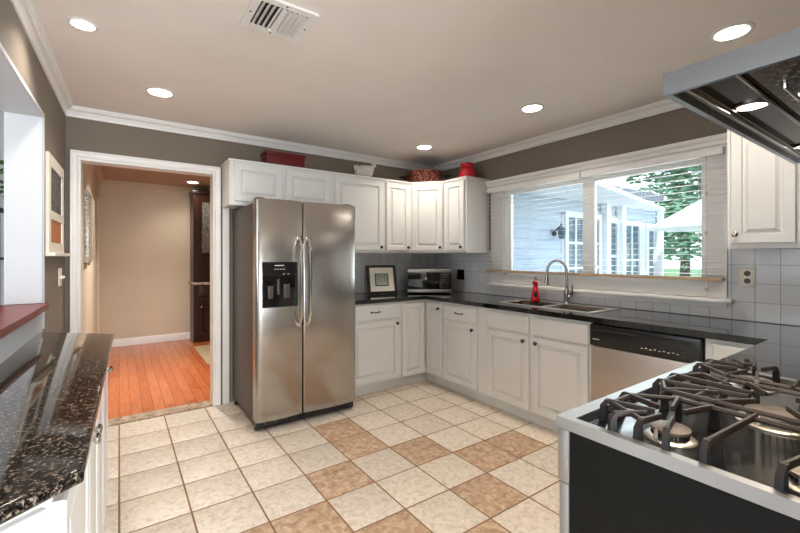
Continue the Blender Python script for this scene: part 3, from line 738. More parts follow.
tag(obj('peninsula_worktop', bevel_prism(cpoly, .886, .915, .010), m_gran_l), 'brown speckled granite counter with clipped corners at the left edge', 'countertop')
t = thing('peninsula_cabinet', 'shallow white cabinet with nickel knobs under the left granite counter', 'cabinet', (-.2, -1.75, 0))
F0, F1 = Vector((-.068, -.985)), Vector((-.103, -2.548))
cab = [(xl(-.735)+.001, -.735), (F0.x, F0.y), (F1.x, F1.y), (xl(-2.745)+.001, -2.745)]
obj('carcass', MB().prism(cab, .10, .886), m_cab, t)
kab = [(xl(-.8)+.001, -.80), (F0.x-.05, F0.y-.02), (F1.x-.05, F1.y+.02), (xl(-2.7)+.001, -2.70)]
obj('toe_kick', MB().prism(kab, 0, .10), m_cab, t)
dd = (F1-F0).normalized(); U = Vector((-dd.x, -dd.y, 0)); N = U.cross(Vector((0, 0, 1)))
def pdoor(s0, s1, kn=None):
    O = Vector((F0.x+dd.x*s1, F0.y+dd.y*s1, .115)); do = panel('door', O, U, s1-s0, .745, t)
    if kn is not None: knob_at(Vector((F0.x+dd.x*kn, F0.y+dd.y*kn, .80))+N*.019, tuple(N), do, m_nickel)
pdoor(.01, .345, .275); pdoor(.36, .70); pdoor(.715, 1.075, 1.045); pdoor(1.09, 1.57, 1.12)
E0 = Vector((F1.x, F1.y)); E1 = Vector((xl(-2.745)+.001, -2.745)); ee = (E1-E0).normalized(); L = (E1-E0).length
panel('door', Vector((E0.x+ee.x*(L-.012), E0.y+ee.y*(L-.012), .115)), Vector((-ee.x, -ee.y, 0)), L-.03, .745, t)

# ------------------------------------------------------------------ range
RX0, RX1, RY0, RY1 = .902, 1.805, -3.575, -2.945
t = thing('gas_range', 'stainless gas range with black side and cast iron grates at lower right', 'range', (1.345, -3.26, 0))
obj('body', BX(RX0+.004, RX1-.002, RY0, RY1-.03, .02, .892), m_leather, t, 'pebbled black side panel')
obj('base', BX(RX0+.03, RX1-.03, RY0+.03, RY1-.09, 0, .02), m_blackm, t)
obj('front_trim', BB(RX0, RX0+.02, RY1-.030, RY1-.004, .03, .76, b=.003), m_steel_h, t)
cpn = BB(RX0, RX1, RY1-.031, RY1+.001, .76, .893, b=.006); obj('control_panel', cpn, m_steel_h, t)
od = obj('oven_door', BB(RX0+.022, RX1-.01, RY1-.030, RY1-.002, .16, .745, b=.006), m_steel_h, t)
obj('oven_window', BX(RX0+.20, RX1-.20, RY1-.002, RY1+.001, .30, .60), m_glass_dark, od)
obj('oven_handle', MB().tube([(RX0+.1, RY1-.003, .70), (RX0+.1, RY1+.025, .70), (RX1-.1, RY1+.025, .70), (RX1-.1, RY1-.003, .70)], .010, 10), m_steel_h, od)
obj('drawer', BB(RX0+.022, RX1-.01, RY1-.030, RY1-.004, .03, .15, b=.006), m_steel_h, t)
top = MB(); top.gridslab([RX0, RX0+.022, RX1-.028, RX1], [RY0, RY0+.05, RY1-.035, RY1+.004], lambda x, y: not (RX0+.022 < x < RX1-.028 and RY0+.05 < y < RY1-.035), .893, .921, .006)
obj('cooktop_frame', top, m_steel_h, t)
pan = MB(); pan.rings((RX0+.022, RY0+.05, .918), (1, 0, 0), (0, 1, 0), RX1-RX0-.050, RY1-RY0-.085, [(0, 0), (.012, -.012), (.016, -.0145)], True, 0, False)
obj('cooktop_pan', pan, m_pan, t)
ZP = .9036
def burner(x, y, r):
    b = obj('burner', MB().lathe((x, y, ZP), [(r*1.3, 0), (r*1.3, .002), (r*1.22, .005), (r*1.0, .007), (r*.88, .009), (r*.86, .016), (r*.95, .019)], 28), m_alu, t)
    for k in range(22):
        pass
    fl_ = MB()
    for k in range(28):
        a = 2*PI*k/28; c_ = Vector((x+r*.90*math.cos(a), y+r*.90*math.sin(a), ZP+.0125)); fl_.M = Matrix.Translation(c_) @ Matrix.Rotation(a, 4, 'Z'); fl_.box(-.0022, .0022, -.0016, .0016, -.0035, .0035)
    fl_.M = Matrix.Identity(4)
    obj('flame_slots', fl_, m_blackm, b)
    obj('cap', MB().lathe((x, y, ZP+.0192), [(r*.98, 0), (r*1.02, .003), (r*1.0, .007), (r*.6, .010), (0, .011)], 28), m_cap, b)
    obj('igniter', MB().lathe((x-r*1.12, y+r*.3, ZP+.006), [(.004, 0), (.004, .02), (0, .022)], 8), m_screen, b)
BC = [(1.035, -3.145, .040), (1.035, -3.385, .046), (1.345, -3.262, .062), (1.655, -3.145, .046), (1.655, -3.385, .036)]
for b in BC: burner(*b)
ZG = .958
def finger(mb, foot, tip, mb2=None):
    f = Vector((foot[0], foot[1], ZG)); p = Vector((tip[0], tip[1], ZG+.002)); dirn = (p-f).normalized(); up = Vector((0, 0, 1)); sd = dirn.cross(up)
    def bar(a, b, w, h, tw=1.):   # tapered rounded bar
        path = [a, b]; pr_ = []
        for P, k in ((a, 1.), (b, tw)):
            pr_.append([P+sd*(-w*k)+up*(-h), P+sd*(w*k)+up*(-h), P+sd*(w*k)+up*(h*.3), P+sd*(w*.55*k)+up*h, P+sd*(-w*.55*k)+up*h, P+sd*(-w*k)+up*(h*.3)])
        i = mb._a(pr_[0]); j_ = mb._a(pr_[1])
        for k in range(6): mb.face([i+k, i+(k+1) % 6, j_+(k+1) % 6, j_+k])
        mb.face([i+k for k in range(6)][::-1]); mb.face([j_+k for k in range(6)])
    bar(f+dirn*.012, p, .0052, .0060, .85)
    # foot: tapered block dropping to the pan
    q = [(-.006, -.008), (.006, -.008), (.006, .008), (-.006, .008)]
    lo = [f+sd*a*1.25+dirn*(b*1.15)+Vector((0, 0, ZP+.0004-ZG)) for a, b in q]
    lo = [Vector((v.x, v.y, ZP+.0006)) for v in lo]
    mid = [f+sd*a+dirn*(b*.9)+up*(-.012) for a, b in q]; hi = [f+sd*a*.9+dirn*(b*.6+.010)+up*.005 for a, b in q]
    tgt = mb2 or mb; i = tgt._a(lo); j_ = tgt._a(mid); k_ = tgt._a(hi)
    for a in range(4):
        tgt.face([i+a, i+(a+1) % 4, j_+(a+1) % 4, j_+a], 1); tgt.face([j_+a, j_+(a+1) % 4, k_+(a+1) % 4, k_+a], 0)
    tgt.face([i+3, i+2, i+1, i], 1); tgt.face([k_, k_+1, k_+2, k_+3], 0)
def link(mb, a, b):
    mb.tube([(a[0], a[1], ZG-.001), (b[0], b[1], ZG-.001)], .0062, 6)
def grate_side(cx, mirror, x0, x1):
    mb = MB(); f = lambda x: (2*cx-x) if mirror else x
    xe0, xe1 = (x0, x1)
    for sgn, by in ((1, -3.145), (-1, -3.385)):
        F = lambda x, y: (f(x), by+sgn*(y+3.145))
        bx = 1.035
        # outer edge (front / back)
        finger(mb, F(1.003, -3.008), F(1.022, -3.118)); finger(mb, F(1.098, -3.008), F(1.060, -3.110))
        # side fingers
        finger(mb, F(.932, -3.066), F(.995, -3.112)); finger(mb, F(.932, -3.122), F(1.005, -3.138)); finger(mb, F(.932, -3.176), F(1.010, -3.160))
        finger(mb, F(1.178, -3.110), F(1.072, -3.135)); finger(mb, F(1.178, -3.185), F(1.068, -3.160))
        link(mb, F(1.003, -3.03), F(1.098, -3.03)); link(mb, F(1.165, -3.10), F(1.165, -3.266))
        link(mb, F(1.098, -3.03), F(1.165, -3.11)); link(mb, F(.95, -3.122), F(1.003, -3.03))
    finger(mb, (f(.932), -3.244), (f(1.18), -3.262)); 
    return obj('grate', mb, [m_iron, m_iron_d], t)
grate_side(1.345, False, .93, 1.19); grate_side(1.345, True, 1.50, 1.76)
mb = MB()
for sx in (-1, 1):
    for sy in (-1, 1):
        F = lambda dx, dy: (1.345+sx*dx, -3.262+sy*dy)
        finger(mb, F(.050, .254), F(.020, .050)); finger(mb, F(.130, .090), F(.045, .030))
        link(mb, F(.05, .235), F(.125, .20)); link(mb, F(.125, .20), F(.125, .0)); link(mb, F(.05, .235), F(-.05, .235)) if sx > 0 else None
        finger(mb, F(.128, .20), F(.050, .105)); link(mb, F(.03, .13), F(.125, .13))
obj('grate', mb, [m_iron, m_iron_d], t)

# ------------------------------------------------------------------ range hood
HX0, HX1, HY0, HY1, HZ = .920, 1.985, YF+.002, -3.176, 1.653
t = thing('range_hood', 'stainless range hood with lit lamps on the upper right', 'range hood', (1.44, -3.4, HZ))
sk = MB(); sk.gridslab([HX0, HX0+.012, HX1-.012, HX1], [HY0, HY0+.012, HY1-.012, HY1], lambda x, y: not (HX0+.012 < x < HX1-.012 and HY0+.012 < y < HY1-.012), HZ, HZ+.045, .002)
obj('canopy_skirt', sk, m_skirt, t)
cpy = MB(); a = [(HX0, HY0), (HX1, HY0), (HX1, HY1), (HX0, HY1)]
i = cpy._a([(x, y, HZ+.045) for x, y in a]); j_ = cpy._a([(1.28, HY0, HZ+.12), (1.61, HY0, HZ+.12), (1.61, -3.36, HZ+.12), (1.28, -3.36, HZ+.12)])
for k in range(4): cpy.face([i+k, i+(k+1) % 4, j_+(k+1) % 4, j_+k])
cpy.face([i+3, i+2, i+1, i]); cpy.face([j_, j_+1, j_+2, j_+3]); obj('canopy', cpy, m_steel_h, t)
obj('chimney', BX(1.285, 1.605, HY0, -3.365, HZ+.118, ZC-.001), m_steel_h, t)
un = MB(); un.box(HX0+.012, HX1-.012, HY1-.045, HY1-.012, HZ+.010, HZ+.030); un.box(HX0+.012, HX1-.012, HY0+.012, HY1-.045, HZ+.020, HZ+.034)
obj('light_panel', un, m_hood_in, t)
rs = MB(); rs.bbox(HX0+.014, HX1-.014, -3.214, -3.208, HZ+.004, HZ+.012, b=.001); rs.bbox(HX0+.014, HX1-.014, -3.292, -3.284, HZ+.008, HZ+.020, b=.001)
obj('seam_strip', rs, m_nickel, t)
for x0, x1 in ((HX0+.03, 1.44), (1.45, HX1-.03)):
    fm = MB(); fm.bbox(x0, x1, HY0+.03, -3.300, HZ+.012, HZ+.021, b=.003)
    nx, ny = int((x1-x0)/.022), 12
    for a in range(nx):
        for b in range(ny):
            fm.bbox(x0+.012+a*.022, x0+.024+a*.022, HY0+.045+b*.020+(a % 2)*.008, HY0+.055+b*.020+(a % 2)*.008, HZ+.0085, HZ+.013, b=.002)
    fo = obj('filter', fm, m_filter, t)
    xm = x0+.10
    obj('filter_handle', MB().tube([(xm, -3.335, HZ+.013), (xm, -3.335, HZ-.004), (xm+.12, -3.335, HZ-.004), (xm+.12, -3.335, HZ+.013)], .004, 8), m_nickel, fo)
for k, (x, y) in enumerate(((1.202, -3.249), (1.775, -3.249))):
    lp = obj('hood_lamp', MB().lathe((x, y, HZ+.020), [(.034, 0), (.034, -.004), (.028, -.006), (.027, -.003)], 24), m_nickel, t)
    obj('lamp_lens', MB().lathe((x, y, HZ+.0185), [(.026, 0), (.026, -.003), (0, -.004)], 24), m_lens_off, lp)
    light('hood_lamp_light', 'AREA', (x-t.location.x, y-t.location.y, .006), (0, 0, 0), 2.2, .05, None, (1, .86, .66), t)
br = MB(); br.box(HX0+.30, HX0+.40, HY1-.0115, HY1-.0105, HZ+.02, HZ+.03)

# ------------------------------------------------------------------ ceiling fixtures
def downlight(x, y, label, s, power=3.4, z=ZC, col=(1, .90, .78)):
    t = thing('recessed_light', label, 'light', (x, y, z), 'recessed ceiling lights')
    obj('trim_ring', MB().lathe((x, y, z), [(.098*s, -.001), (.098*s, -.004), (.090*s, -.007), (.076*s, -.0065), (.073*s, -.002), (.073*s, -.001)], 36), m_trim, t)
    obj('lens', MB().lathe((x, y, z-.001), [(.072*s, 0), (.072*s, -.002), (.05*s, -.004), (0, -.005)], 32), m_lens, t)
    light('downlight_lamp', 'AREA', (0, 0, -.02), (0, 0, 0), power, .14, None, col, t)
    return t
L0 = downlight(-.143, -1.087, 'small glowing recessed light nearest the left wall opening', .62)
L0 = downlight(.227, -.373, 'glowing recessed light between the doorway and the fridge', .92)
for x, y, lb in ((2.55, -.338, 'glowing recessed light above the corner cabinets'),
                 (2.545, -1.646, 'glowing recessed light above the sink window'), (2.50, -2.858, 'large glowing recessed light right above the range hood')):
    dup(L0, (x, y, ZC), lb)
dup(L0, (.896, 3.10, ZC-.012), 'glowing recessed light in the next room beyond the doorway')
downlight(.5, 1.4, 'added unseen ceiling lamp in the next room just inside the doorway header', 1., 24, ZC-.012, (1, .92, .84))  # lamp and fixture added out of view to brighten the next room
downlight(.95, -3.0, 'added unseen ceiling lamp directly above the front of the gas range', 1., 6)  # extra fill lamp with fixture, added above the camera's view

# ceiling vent
t = thing('ceiling_vent', 'white louvred air vent in the kitchen ceiling', 'vent', (.60, -1.70, ZC))
vx0, vx1, vy0, vy1 = .470, .755, -1.814, -1.536
mb = MB(); mb.gridslab([vx0, vx0+.035, vx1-.035, vx1], [vy0, vy0+.035, vy1-.035, vy1], lambda x, y: not (vx0+.035 < x < vx1-.035 and vy0+.035 < y < vy1-.035), ZC-.012, ZC-.0005, .004)
obj('vent_frame', mb, m_trim, t)
obj('duct_backing', BX(vx0+.034, vx1-.034, vy0+.034, vy1-.034, ZC-.003, ZC-.0008), m_blackm, t)
mb = MB()
for k in range(9):
    x = vx0+.048+k*.0235; a = math.radians(-42 if k < 4 else 50)
    mb.M = Matrix.Translation((x, (vy0+vy1)/2, ZC-.012)) @ Matrix.Rotation(a, 4, 'Y'); mb.box(-.0125, .0125, -(vy1-vy0)/2+.036, (vy1-vy0)/2-.036, -.0008, .0008)
mb.M = Matrix.Identity(4)
obj('louvres', mb, m_trim, t)
mb = MB()
for x, y in ((vx0+.015, -1.675), (vx1-.015, -1.675), (.612, vy0+.015), (.612, vy1-.015)): mb.lathe((x, y, ZC-.012), [(.005, .001), (.005, -.001), (0, -.002)], 10)
obj('screws', mb, m_pewter, t)

# ------------------------------------------------------------------ wall plates
def plate(name, label, P, U, N, w, h, m, kind):
    t = thing(name, label, 'outlet' if kind != 'switch' else 'light switch', tuple(P))
    P = Vector(P); U = Vector(U); N = Vector(N); Z = Vector((0, 0, 1))
    obj('plate', MB().rings(P-U*w/2, U, (0, 0, 1), w, h, [(0, .0004), (0, .004), (.003, .006)]), m, t)
    if kind == 'outlet':
        for dz in (h*.30, h*.70):
            o = obj('socket', MB().lathe(P+Z*dz+N*.006, [(.017, 0), (.017, .002), (0, .0022)], 16, tuple(N)), m_pewter if m is m_cream_plate else m, t)
            s_ = MB()
            for du in (-.006, .006):
                q = P+Z*(dz+.002)+U*du+N*.0083; s_.rings(q-U*.0015-Z*.004, U, (0, 0, 1), .003, .010, [(0, 0), (0, .0006)])
            q = P+Z*(dz-.011)+N*.0083; s_.rings(q-U*.002, U, (0, 0, 1), .004, .004, [(0, 0), (0, .0006)])
            obj('slots', s_, m_blackm, o)
    if kind == 'switch':
        for du in (-w*.23, w*.23):
            obj('toggle', MB().rings(P+U*(du-.008)+Z*(h*.42)+N*.006, U, (0, 0, 1), .016, .020, [(0, 0), (.001, .012), (.004, .020)]), m, t)
    return t
plate('outlet', 'ivory wall outlet on tiles to the right of the window', (XR-.0085, -2.738, 1.132), (0, -1, 0), (-1, 0, 0), .078, .118, m_cream_plate, 'outlet')
plate('outlet', 'black wall outlet on tiles right of the microwave', (XR-.0085, -.16, 1.055), (0, -1, 0), (-1, 0, 0), .115, .118, m_black, 'outlet')
plate('light_switch', 'white double light switch below the memo board', (xl(.02)+.0018, .02, 1.12), (.022, .9998, 0), (.9998, -.022, 0), .12, .12, m_cream_plate, 'switch')

# ------------------------------------------------------------------ memo board on left wall
SKEW = True
t = thing('memo_board', 'white framed chalk and cork memo board on the left wall', 'memo board', (XL, -.10, 1.34))
x0 = XL+.0005
y0, y1, z0, z1 = -.50, .10, 1.345, 1.925
mb = MB(); mb.gridslab([y0, y0+.07, y1-.07, y1], [z0, z0+.06, z0+.20, z0+.25, z1-.07, z1], lambda a, b: not (y0+.07 < a < y1-.07 and (z0+.06 < b < z0+.20 or z0+.25 < b < z1-.07)), 0, .016, .003)
for v in mb.v: v.x, v.y, v.z = x0+v.z, v.x, v.y
obj('frame', mb, m_cream_plate, t)
obj('chalkboard', BX(x0, x0+.008, y0+.068, y1-.068, z0+.248, z1-.068), m_chalk, t)
obj('cork_panel', BX(x0, x0+.008, y0+.068, y1-.068, z0+.058, z0+.202), m_cork, t)
obj('shelf', BB(x0, x0+.045, y0-.01, y1+.10, z0-.022, z0-.0005, b=.004), m_cream_plate, t)

SKEW = False
# ------------------------------------------------------------------ worktop items
# microwave
Pm = Vector((2.570, -.027, .915)); Um = Vector((.820, -.572, 0)).normalized(); Dm = Vector((-Um.y, Um.x, 0)); wM, hM, dM = .475, .275, .33
MM = Matrix(((Um.x, Dm.x, 0, Pm.x), (Um.y, Dm.y, 0, Pm.y), (0, 0, 1, Pm.z), (0, 0, 0, 1)))
def mloc(fn, *a, **k):
    mb = MB(); mb.M = MM; getattr(mb, fn)(*a, **k); return mb
t = thing('microwave', 'stainless and black microwave set diagonally in the corner', 'microwave', tuple(Pm+Um*wM/2+Dm*dM/2))
obj('case', mloc('bbox', 0, wM, .012, dM, .012, hM, b=.006), m_black, t)
do = obj('door', mloc('bbox', .004, .345, -.004, .012, .052, .232, b=.003), m_glass_dark, t)
obj('top_band', mloc('bbox', 0, wM, -.008, .012, .233, .272, b=.006), m_steel_h, t)
obj('bottom_band', mloc('bbox', 0, wM, -.008, .012, .014, .050, b=.006), m_steel_h, t)
cp_ = obj('keypad', mloc('bbox', .348, wM-.003, -.004, .012, .052, .232, b=.002), m_black, t)
kb = MB(); kb.M = MM
for r in range(5):
    for c in range(3):
        if (r, c) in ((4, 0),): continue
        kb.box(.366+c*.030, .382+c*.030, -.0052, -.0042, .070+r*.026, .079+r*.026)
kb.box(.368, .448, -.0052, -.0042, .203, .218)
obj('buttons', kb, m_fside, cp_)
for a, b in ((.04, .04), (.43, .04), (.04, .28), (.43, .28)):
    obj('foot', mloc('lathe', (a, b, 0.0005), [(.012, 0), (.012, .013)], 10), m_blackm, t)

# picture frame leaning on the wall
Pf = Vector((2.150, .120, .9155)); Uf = Vector((.985, -.17, 0)).normalized(); Bf = Vector((-Uf.y, Uf.x, 0)); wF, hF = .345, .315
tilt = math.radians(12); Vf = (Vector((0, 0, 1))*math.cos(tilt)+Bf*math.sin(tilt)).normalized(); Nf = Uf.cross(Vf)
MF = Matrix(((Uf.x, Vf.x, Nf.x, Pf.x), (Uf.y, Vf.y, Nf.y, Pf.y), (Uf.z, Vf.z, Nf.z, Pf.z), (0, 0, 0, 1)))
t = thing('picture_frame', 'black framed small sketch standing on the worktop beside the fridge', 'picture frame', tuple(Pf))
mb = MB(); mb.M = MF; mb.gridslab([0, .034, wF-.030, wF], [0, .030, hF-.026, hF], lambda x, y: not (.034 < x < wF-.030 and .030 < y < hF-.026), 0, .018, .003); obj('frame', mb, m_black, t)
mb = MB(); mb.M = MF; mb.box(.02, wF-.02, .02, hF-.02, .004, .008); obj('mat_board', mb, m_cream_plate, t)
mb = MB(); mb.M = MF; mb.gridslab([.095, .104, wF-.104, wF-.095], [.090, .099, hF-.099, hF-.090], lambda x, y: not (.104 < x < wF-.104 and .099 < y < hF-.099), .008, .011, .001); obj('inner_border', mb, m_black, t)
mb = MB(); mb.M = MF; mb.box(.103, wF-.103, .098, hF-.098, .008, .0095); obj('sketch', mb, m_sketch, t)
mb = MB(); a_ = Pf+Uf*(wF/2)+Vf*.19; mb.tube([a_, Pf+Uf*(wF/2)+Bf*.11+Vector((0, 0, .005))], .004, 6); obj('easel_strut', mb, m_black, t)

# ------------------------------------------------------------------ items on top of the upper cabinets
ZL = UT+.018
t = thing('storage_box', 'dark red lidded wooden box on top of the cabinet above the fridge', 'box', (1.245, .18, ZL))
obj('body', BB(1.095, 1.452, .115, .29, ZL+.0005, ZL+.115, b=.004), m_redpaint, t)
obj('lid', BB(1.086, 1.461, .106, .298, ZL+.1155, ZL+.142, b=.005), m_redpaint, t)

t = thing('ceramic_hen', 'white ceramic hen on top of the tall cabinet beside the fridge', 'figurine', (2.15, .16, ZL))
def blob(mb, c, r, seg=16, rot=0):
    bm = bmesh.new(); bmesh.ops.create_uvsphere(bm, u_segments=seg, v_segments=seg//2+2, radius=1)
    for v in bm.verts: v.co = Matrix.Rotation(rot, 3, 'Y') @ Vector((v.co.x*r[0], v.co.y*r[1], v.co.z*r[2])); v.co += Vector(c)
    mb.bm(bm)
HC = Vector((2.145, .15, ZL))
mb = MB()
prof_h = [(-.125, .055, .028), (-.105, .066, .045), (-.06, .075, .062), (0, .078, .068), (.045, .085, .062), (.075, .105, .048), (.09, .135, .034), (.098, .160, .026), (.110, .172, .022), (.128, .168, .010)]
prev = None
for x, zc, r in prof_h:
    i = mb._a([HC+Vector((x*.98, r*.9*math.cos(2*PI*k/16), max(.002, zc*.95+r*1.1*math.sin(2*PI*k/16)))) for k in range(16)])
    if prev is not None:
        for k in range(16): mb.face([prev+k, prev+(k+1) % 16, i+(k+1) % 16, i+k])
    else: mb.face([i+k for k in range(16)][::-1])
    prev = i
mb.face([prev+k for k in range(16)])
obj('body', mb, m_hen, t)
mb = MB(); mb.prism([(-.10, .06), (-.135, .09), (-.14, .135), (-.115, .12), (-.10, .14), (-.085, .11), (-.07, .10)], -.012, .012, to3=lambda x, y, z: (HC.x+x, HC.y+z, HC.z+y)); obj('tail', mb, m_hen, t)
mb = MB(); mb.prism([(.07, .165), (.072, .195), (.085, .182), (.095, .20), (.105, .183), (.118, .190), (.115, .168)], -.005, .005, to3=lambda x, y, z: (HC.x+x, HC.y+z, HC.z+y)); obj('comb', mb, m_hen, t)
mb = MB(); mb.lathe((HC.x+.112, HC.y, HC.z+.152), [(.008, 0), (0, .028)], 8, (1, 0, -.2)); obj('beak', mb, m_hen, t)

t = thing('woven_basket', 'oval red-brown woven basket with two handles on the corner cabinet', 'basket', (2.80, .03, ZL))
Mb = Matrix.Translation((2.832, -.003, ZL)) @ Matrix.Rotation(math.radians(-44), 4, 'Z')
mb = MB(); mb.M = Mb; mb.lathe((0, 0, .0006), [(.95*1, 0), (1, .02), (1.03, .09), (1.06, .128), (1.02, .133), (.96, .128), (.95, .02), (0, .018)], 40, sx=.192, sy=.145)
# weave rows as real ridges
for k in range(6):
    pts = [(.1945*(1+.008*k)*math.cos(a), .1475*(1+.008*k)*math.sin(a), .012+.021*k+.003*math.sin(a*24+k*PI)) for a in [2*PI*j/96 for j in range(97)]]
    mb.tube(pts, .0085, 6)
obj('body', mb, m_weave, t)
for sgn in (-1, 1):
    mb = MB(); mb.M = Mb; mb.tube([(sgn*.195, -.055, .07), (sgn*.235, -.055, .080), (sgn*.285, 0, .085), (sgn*.235, .055, .080), (sgn*.195, .055, .07)], .009, 8)
    obj('handle', mb, m_darkwood, t)

t = thing('red_pitcher', 'glossy bright red ceramic jug near the end of the corner cabinet', 'pitcher', (3.05, -.45, ZL))
mb = MB(); mb.lathe((3.05, -.45, ZL+.0005), [(.076, 0), (.084, .01), (.088, .05), (.084, .09), (.066, .125), (.060, .138), (.070, .158), (.076, .168), (.070, .166), (.054, .14), (.03, .13), (0, .13)], 28)
obj('body', mb, m_redgloss, t)
mb = MB().tube([(3.05+.055, -.45+.035, ZL+.145), (3.05+.085, -.45+.055, ZL+.135), (3.05+.093, -.45+.06, ZL+.10), (3.05+.066, -.45+.045, ZL+.06)], .008, 8); obj('handle', mb, m_redgloss, t)
mb = MB().prism([(-.02, 0), (.02, 0), (.0, .03)], .150, .167, to3=lambda a, b, z: (3.05-.045-b*.8+a*.5, -.45-.045-b*.6-a*.6, ZL+z)); obj('spout', mb, m_redgloss, t)

# ------------------------------------------------------------------ next room furniture
t = thing('china_cabinet', 'tall dark wood china cabinet in the room beyond the doorway', 'cabinet', (1.35, 3.45, 0))
cx0, cx1, cy = .93, 1.95, 3.28
obj('base', BX(cx0, cx1, cy, 3.64, .002, .885), m_darkwood, t)
obj('counter', BB(cx0-.02, cx1+.02, cy-.03, 3.64, .885, .925, b=.006), m_marble, t, 'pale stone counter')
obj('upper_case', BX(cx0, cx1, cy+.02, 3.64, .925, 2.29), m_darkwood, t)
obj('cornice', BB(cx0-.02, cx1+.02, cy-.01, 3.64, 2.29, 2.34, b=.01), m_darkwood, t)
for k, x in enumerate((cx0+.07, cx0+.51)):
    do = obj('glass_door', MB().gridslab([0, .045, .375, .42], [0, .30, .36, 1.15, 1.21], lambda a, b: not (.045 < a < .375 and .36 < b < 1.15), 0, .02, .003), m_darkwood, t)
    me = do.data; off = wloc(t)
    for v in me.vertices:
        w_ = v.co+off; v.co = Vector((x+w_.x, cy+.02-w_.z, 1.02+w_.y))-off
    obj('leaded_pane', BX(x+.043, x+.377, cy+.008, cy+.012, 1.378, 2.172), m_leaded, do)
    do = obj('door', MB().rings((x, cy, .10), UX, (0, 0, 1), .42, .58, DOORP), m_darkwood, t)
    knob_at((x+.04, cy-.019, .55), NY, do, m_nickel)
    dr = obj('drawer', MB().rings((x, cy, .71), UX, (0, 0, 1), .42, .15, SLABP), m_darkwood, t)
    knob_at((x+.21, cy-.019, .785), NY, dr, m_nickel)
tag(obj('area_rug', BB(.88, 2.3, 1.75, 2.95, .0022, .014, b=.004), m_rug), 'patterned beige rug on the wooden floor in front of the china cabinet', 'rug')
t = thing('fretwork_panel', 'carved openwork wall panel hanging on the next room left wall', 'wall art', (XN, 1.05, 1.27))
obj('panel', BB(XN+.0005, XN+.035, .60, 1.03, 1.27, 1.86, b=.004), m_fret, t)
obj('panel', BB(XN+.0005, XN+.035, 1.06, 1.50, 1.29, 1.88, b=.004), m_fret, t)

# ------------------------------------------------------------------ side room beyond the pass-through
struct('wall_side_room', BX(-4.35, XL-.151, .62, .72, 0, ZC), m_white_wall)
t = thing('plant_stand', 'dark wrought iron plant stand beyond the pass-through at the left edge', 'stand', (-.80, .15, 0))
mb = MB()
for a in (-1, 1):
    for b in (-1, 1): mb.tube([(-.80+a*.17, .15+b*.13, 0.001), (-.80+a*.17, .15+b*.13, 1.62)], .009, 6)
obj('frame', mb, m_blackm, t)
for z in (.30, .80, 1.30, 1.62): obj('shelf', BB(-.98, -.62, .01, .29, z, z+.015, b=.003), m_blackm, t)
mb = MB()
for k in range(4):
    z = .95+k*.14
    for s_ in (-1, 1): mb.tube([(-.97, .02, z), (-.80, .02, z+.06*s_), (-.63, .02, z)], .006, 6)
obj('scrollwork', mb, m_blackm, t)
t = thing('potted_plant', 'bushy green plant atop the iron stand at the left edge', 'plant', (-.80, .15, 1.635))
obj('pot', MB().lathe((-.80, .15, 1.6355), [(.07, 0), (.10, .12), (.105, .14), (.09, .14), (.085, .10), (0, .10)], 20), m_terracotta, t)
mb = MB(); rnd = random.Random(3)
for k in range(170):
    a = rnd.uniform(0, 2*PI); el = rnd.uniform(-.5, 1.3); r = rnd.uniform(.10, .24)
    c_ = Vector((-.80+r*math.cos(a)*math.cos(el), .15+r*math.sin(a)*math.cos(el), 1.82+r*math.sin(el)*.9))
    mb.M = Matrix.Translation(c_) @ Matrix.Rotation(a, 4, 'Z') @ Matrix.Rotation(rnd.uniform(-.6, .9), 4, 'Y') @ Matrix.Rotation(rnd.uniform(-.8, .8), 4, 'X')
    i = mb._a([(-.03, 0, 0), (0, -.02, .004), (.035, 0, 0), (0, .02, .004)]); mb.face([i, i+1, i+2, i+3])
mb.M = Matrix.Identity(4)
obj('foliage', mb, m_green, t, smooth=0)
obj('stems', MB().tube([(-.80, .15, 1.735), (-.80, .15, 1.90)], .012, 6).tube([(-.80, .15, 1.76), (-.72, .10, 1.92)], .006, 5).tube([(-.80, .15, 1.76), (-.88, .2, 1.92)], .006, 5), m_bark, t)

# ------------------------------------------------------------------ outdoors
struct('ground', BX(XR+.15, 60, -40, 40, -.4, -.25), m_grass)
struct('patio', BX(XR+.16, 13, -4, .3, -.25, -.20), m_patio)
t = thing('house_wing', 'blue-grey clapboard wing of the house seen through the window', 'building', (6.5, 2, -.2))
wx0, wx1, wy = 3.42, 9.45, .34
sd = MB(); sd.box(wx0, wx1, wy+.03, 4.0, -.2, 2.62)
z = -.2
while z < 2.5:
    i = sd._a([(wx0, wy+.03, z), (wx1, wy+.03, z), (wx1, wy, z), (wx0, wy, z), (wx0, wy+.025, z+.15), (wx1, wy+.025, z+.15)])
    sd.face([i, i+1, i+2, i+3]); sd.face([i+3, i+2, i+5, i+4]); z += .15
obj('clapboard_wall', sd, m_siding, t)
rf = MB(); rf.prism([(wy-.04, 2.51), (wy-.04, 2.66), (2.2, 2.72), (4.6, 2.62), (4.6, 2.50)], wx0-.0, wx1+.3, to3=lambda y, z_, x: (x, y, z_)); obj('roof', rf, m_shingle, t)
obj('white_wall_facing', BX(6.0, 9.42, wy-.006, wy+.03, -.2, 2.02), m_extw, t)
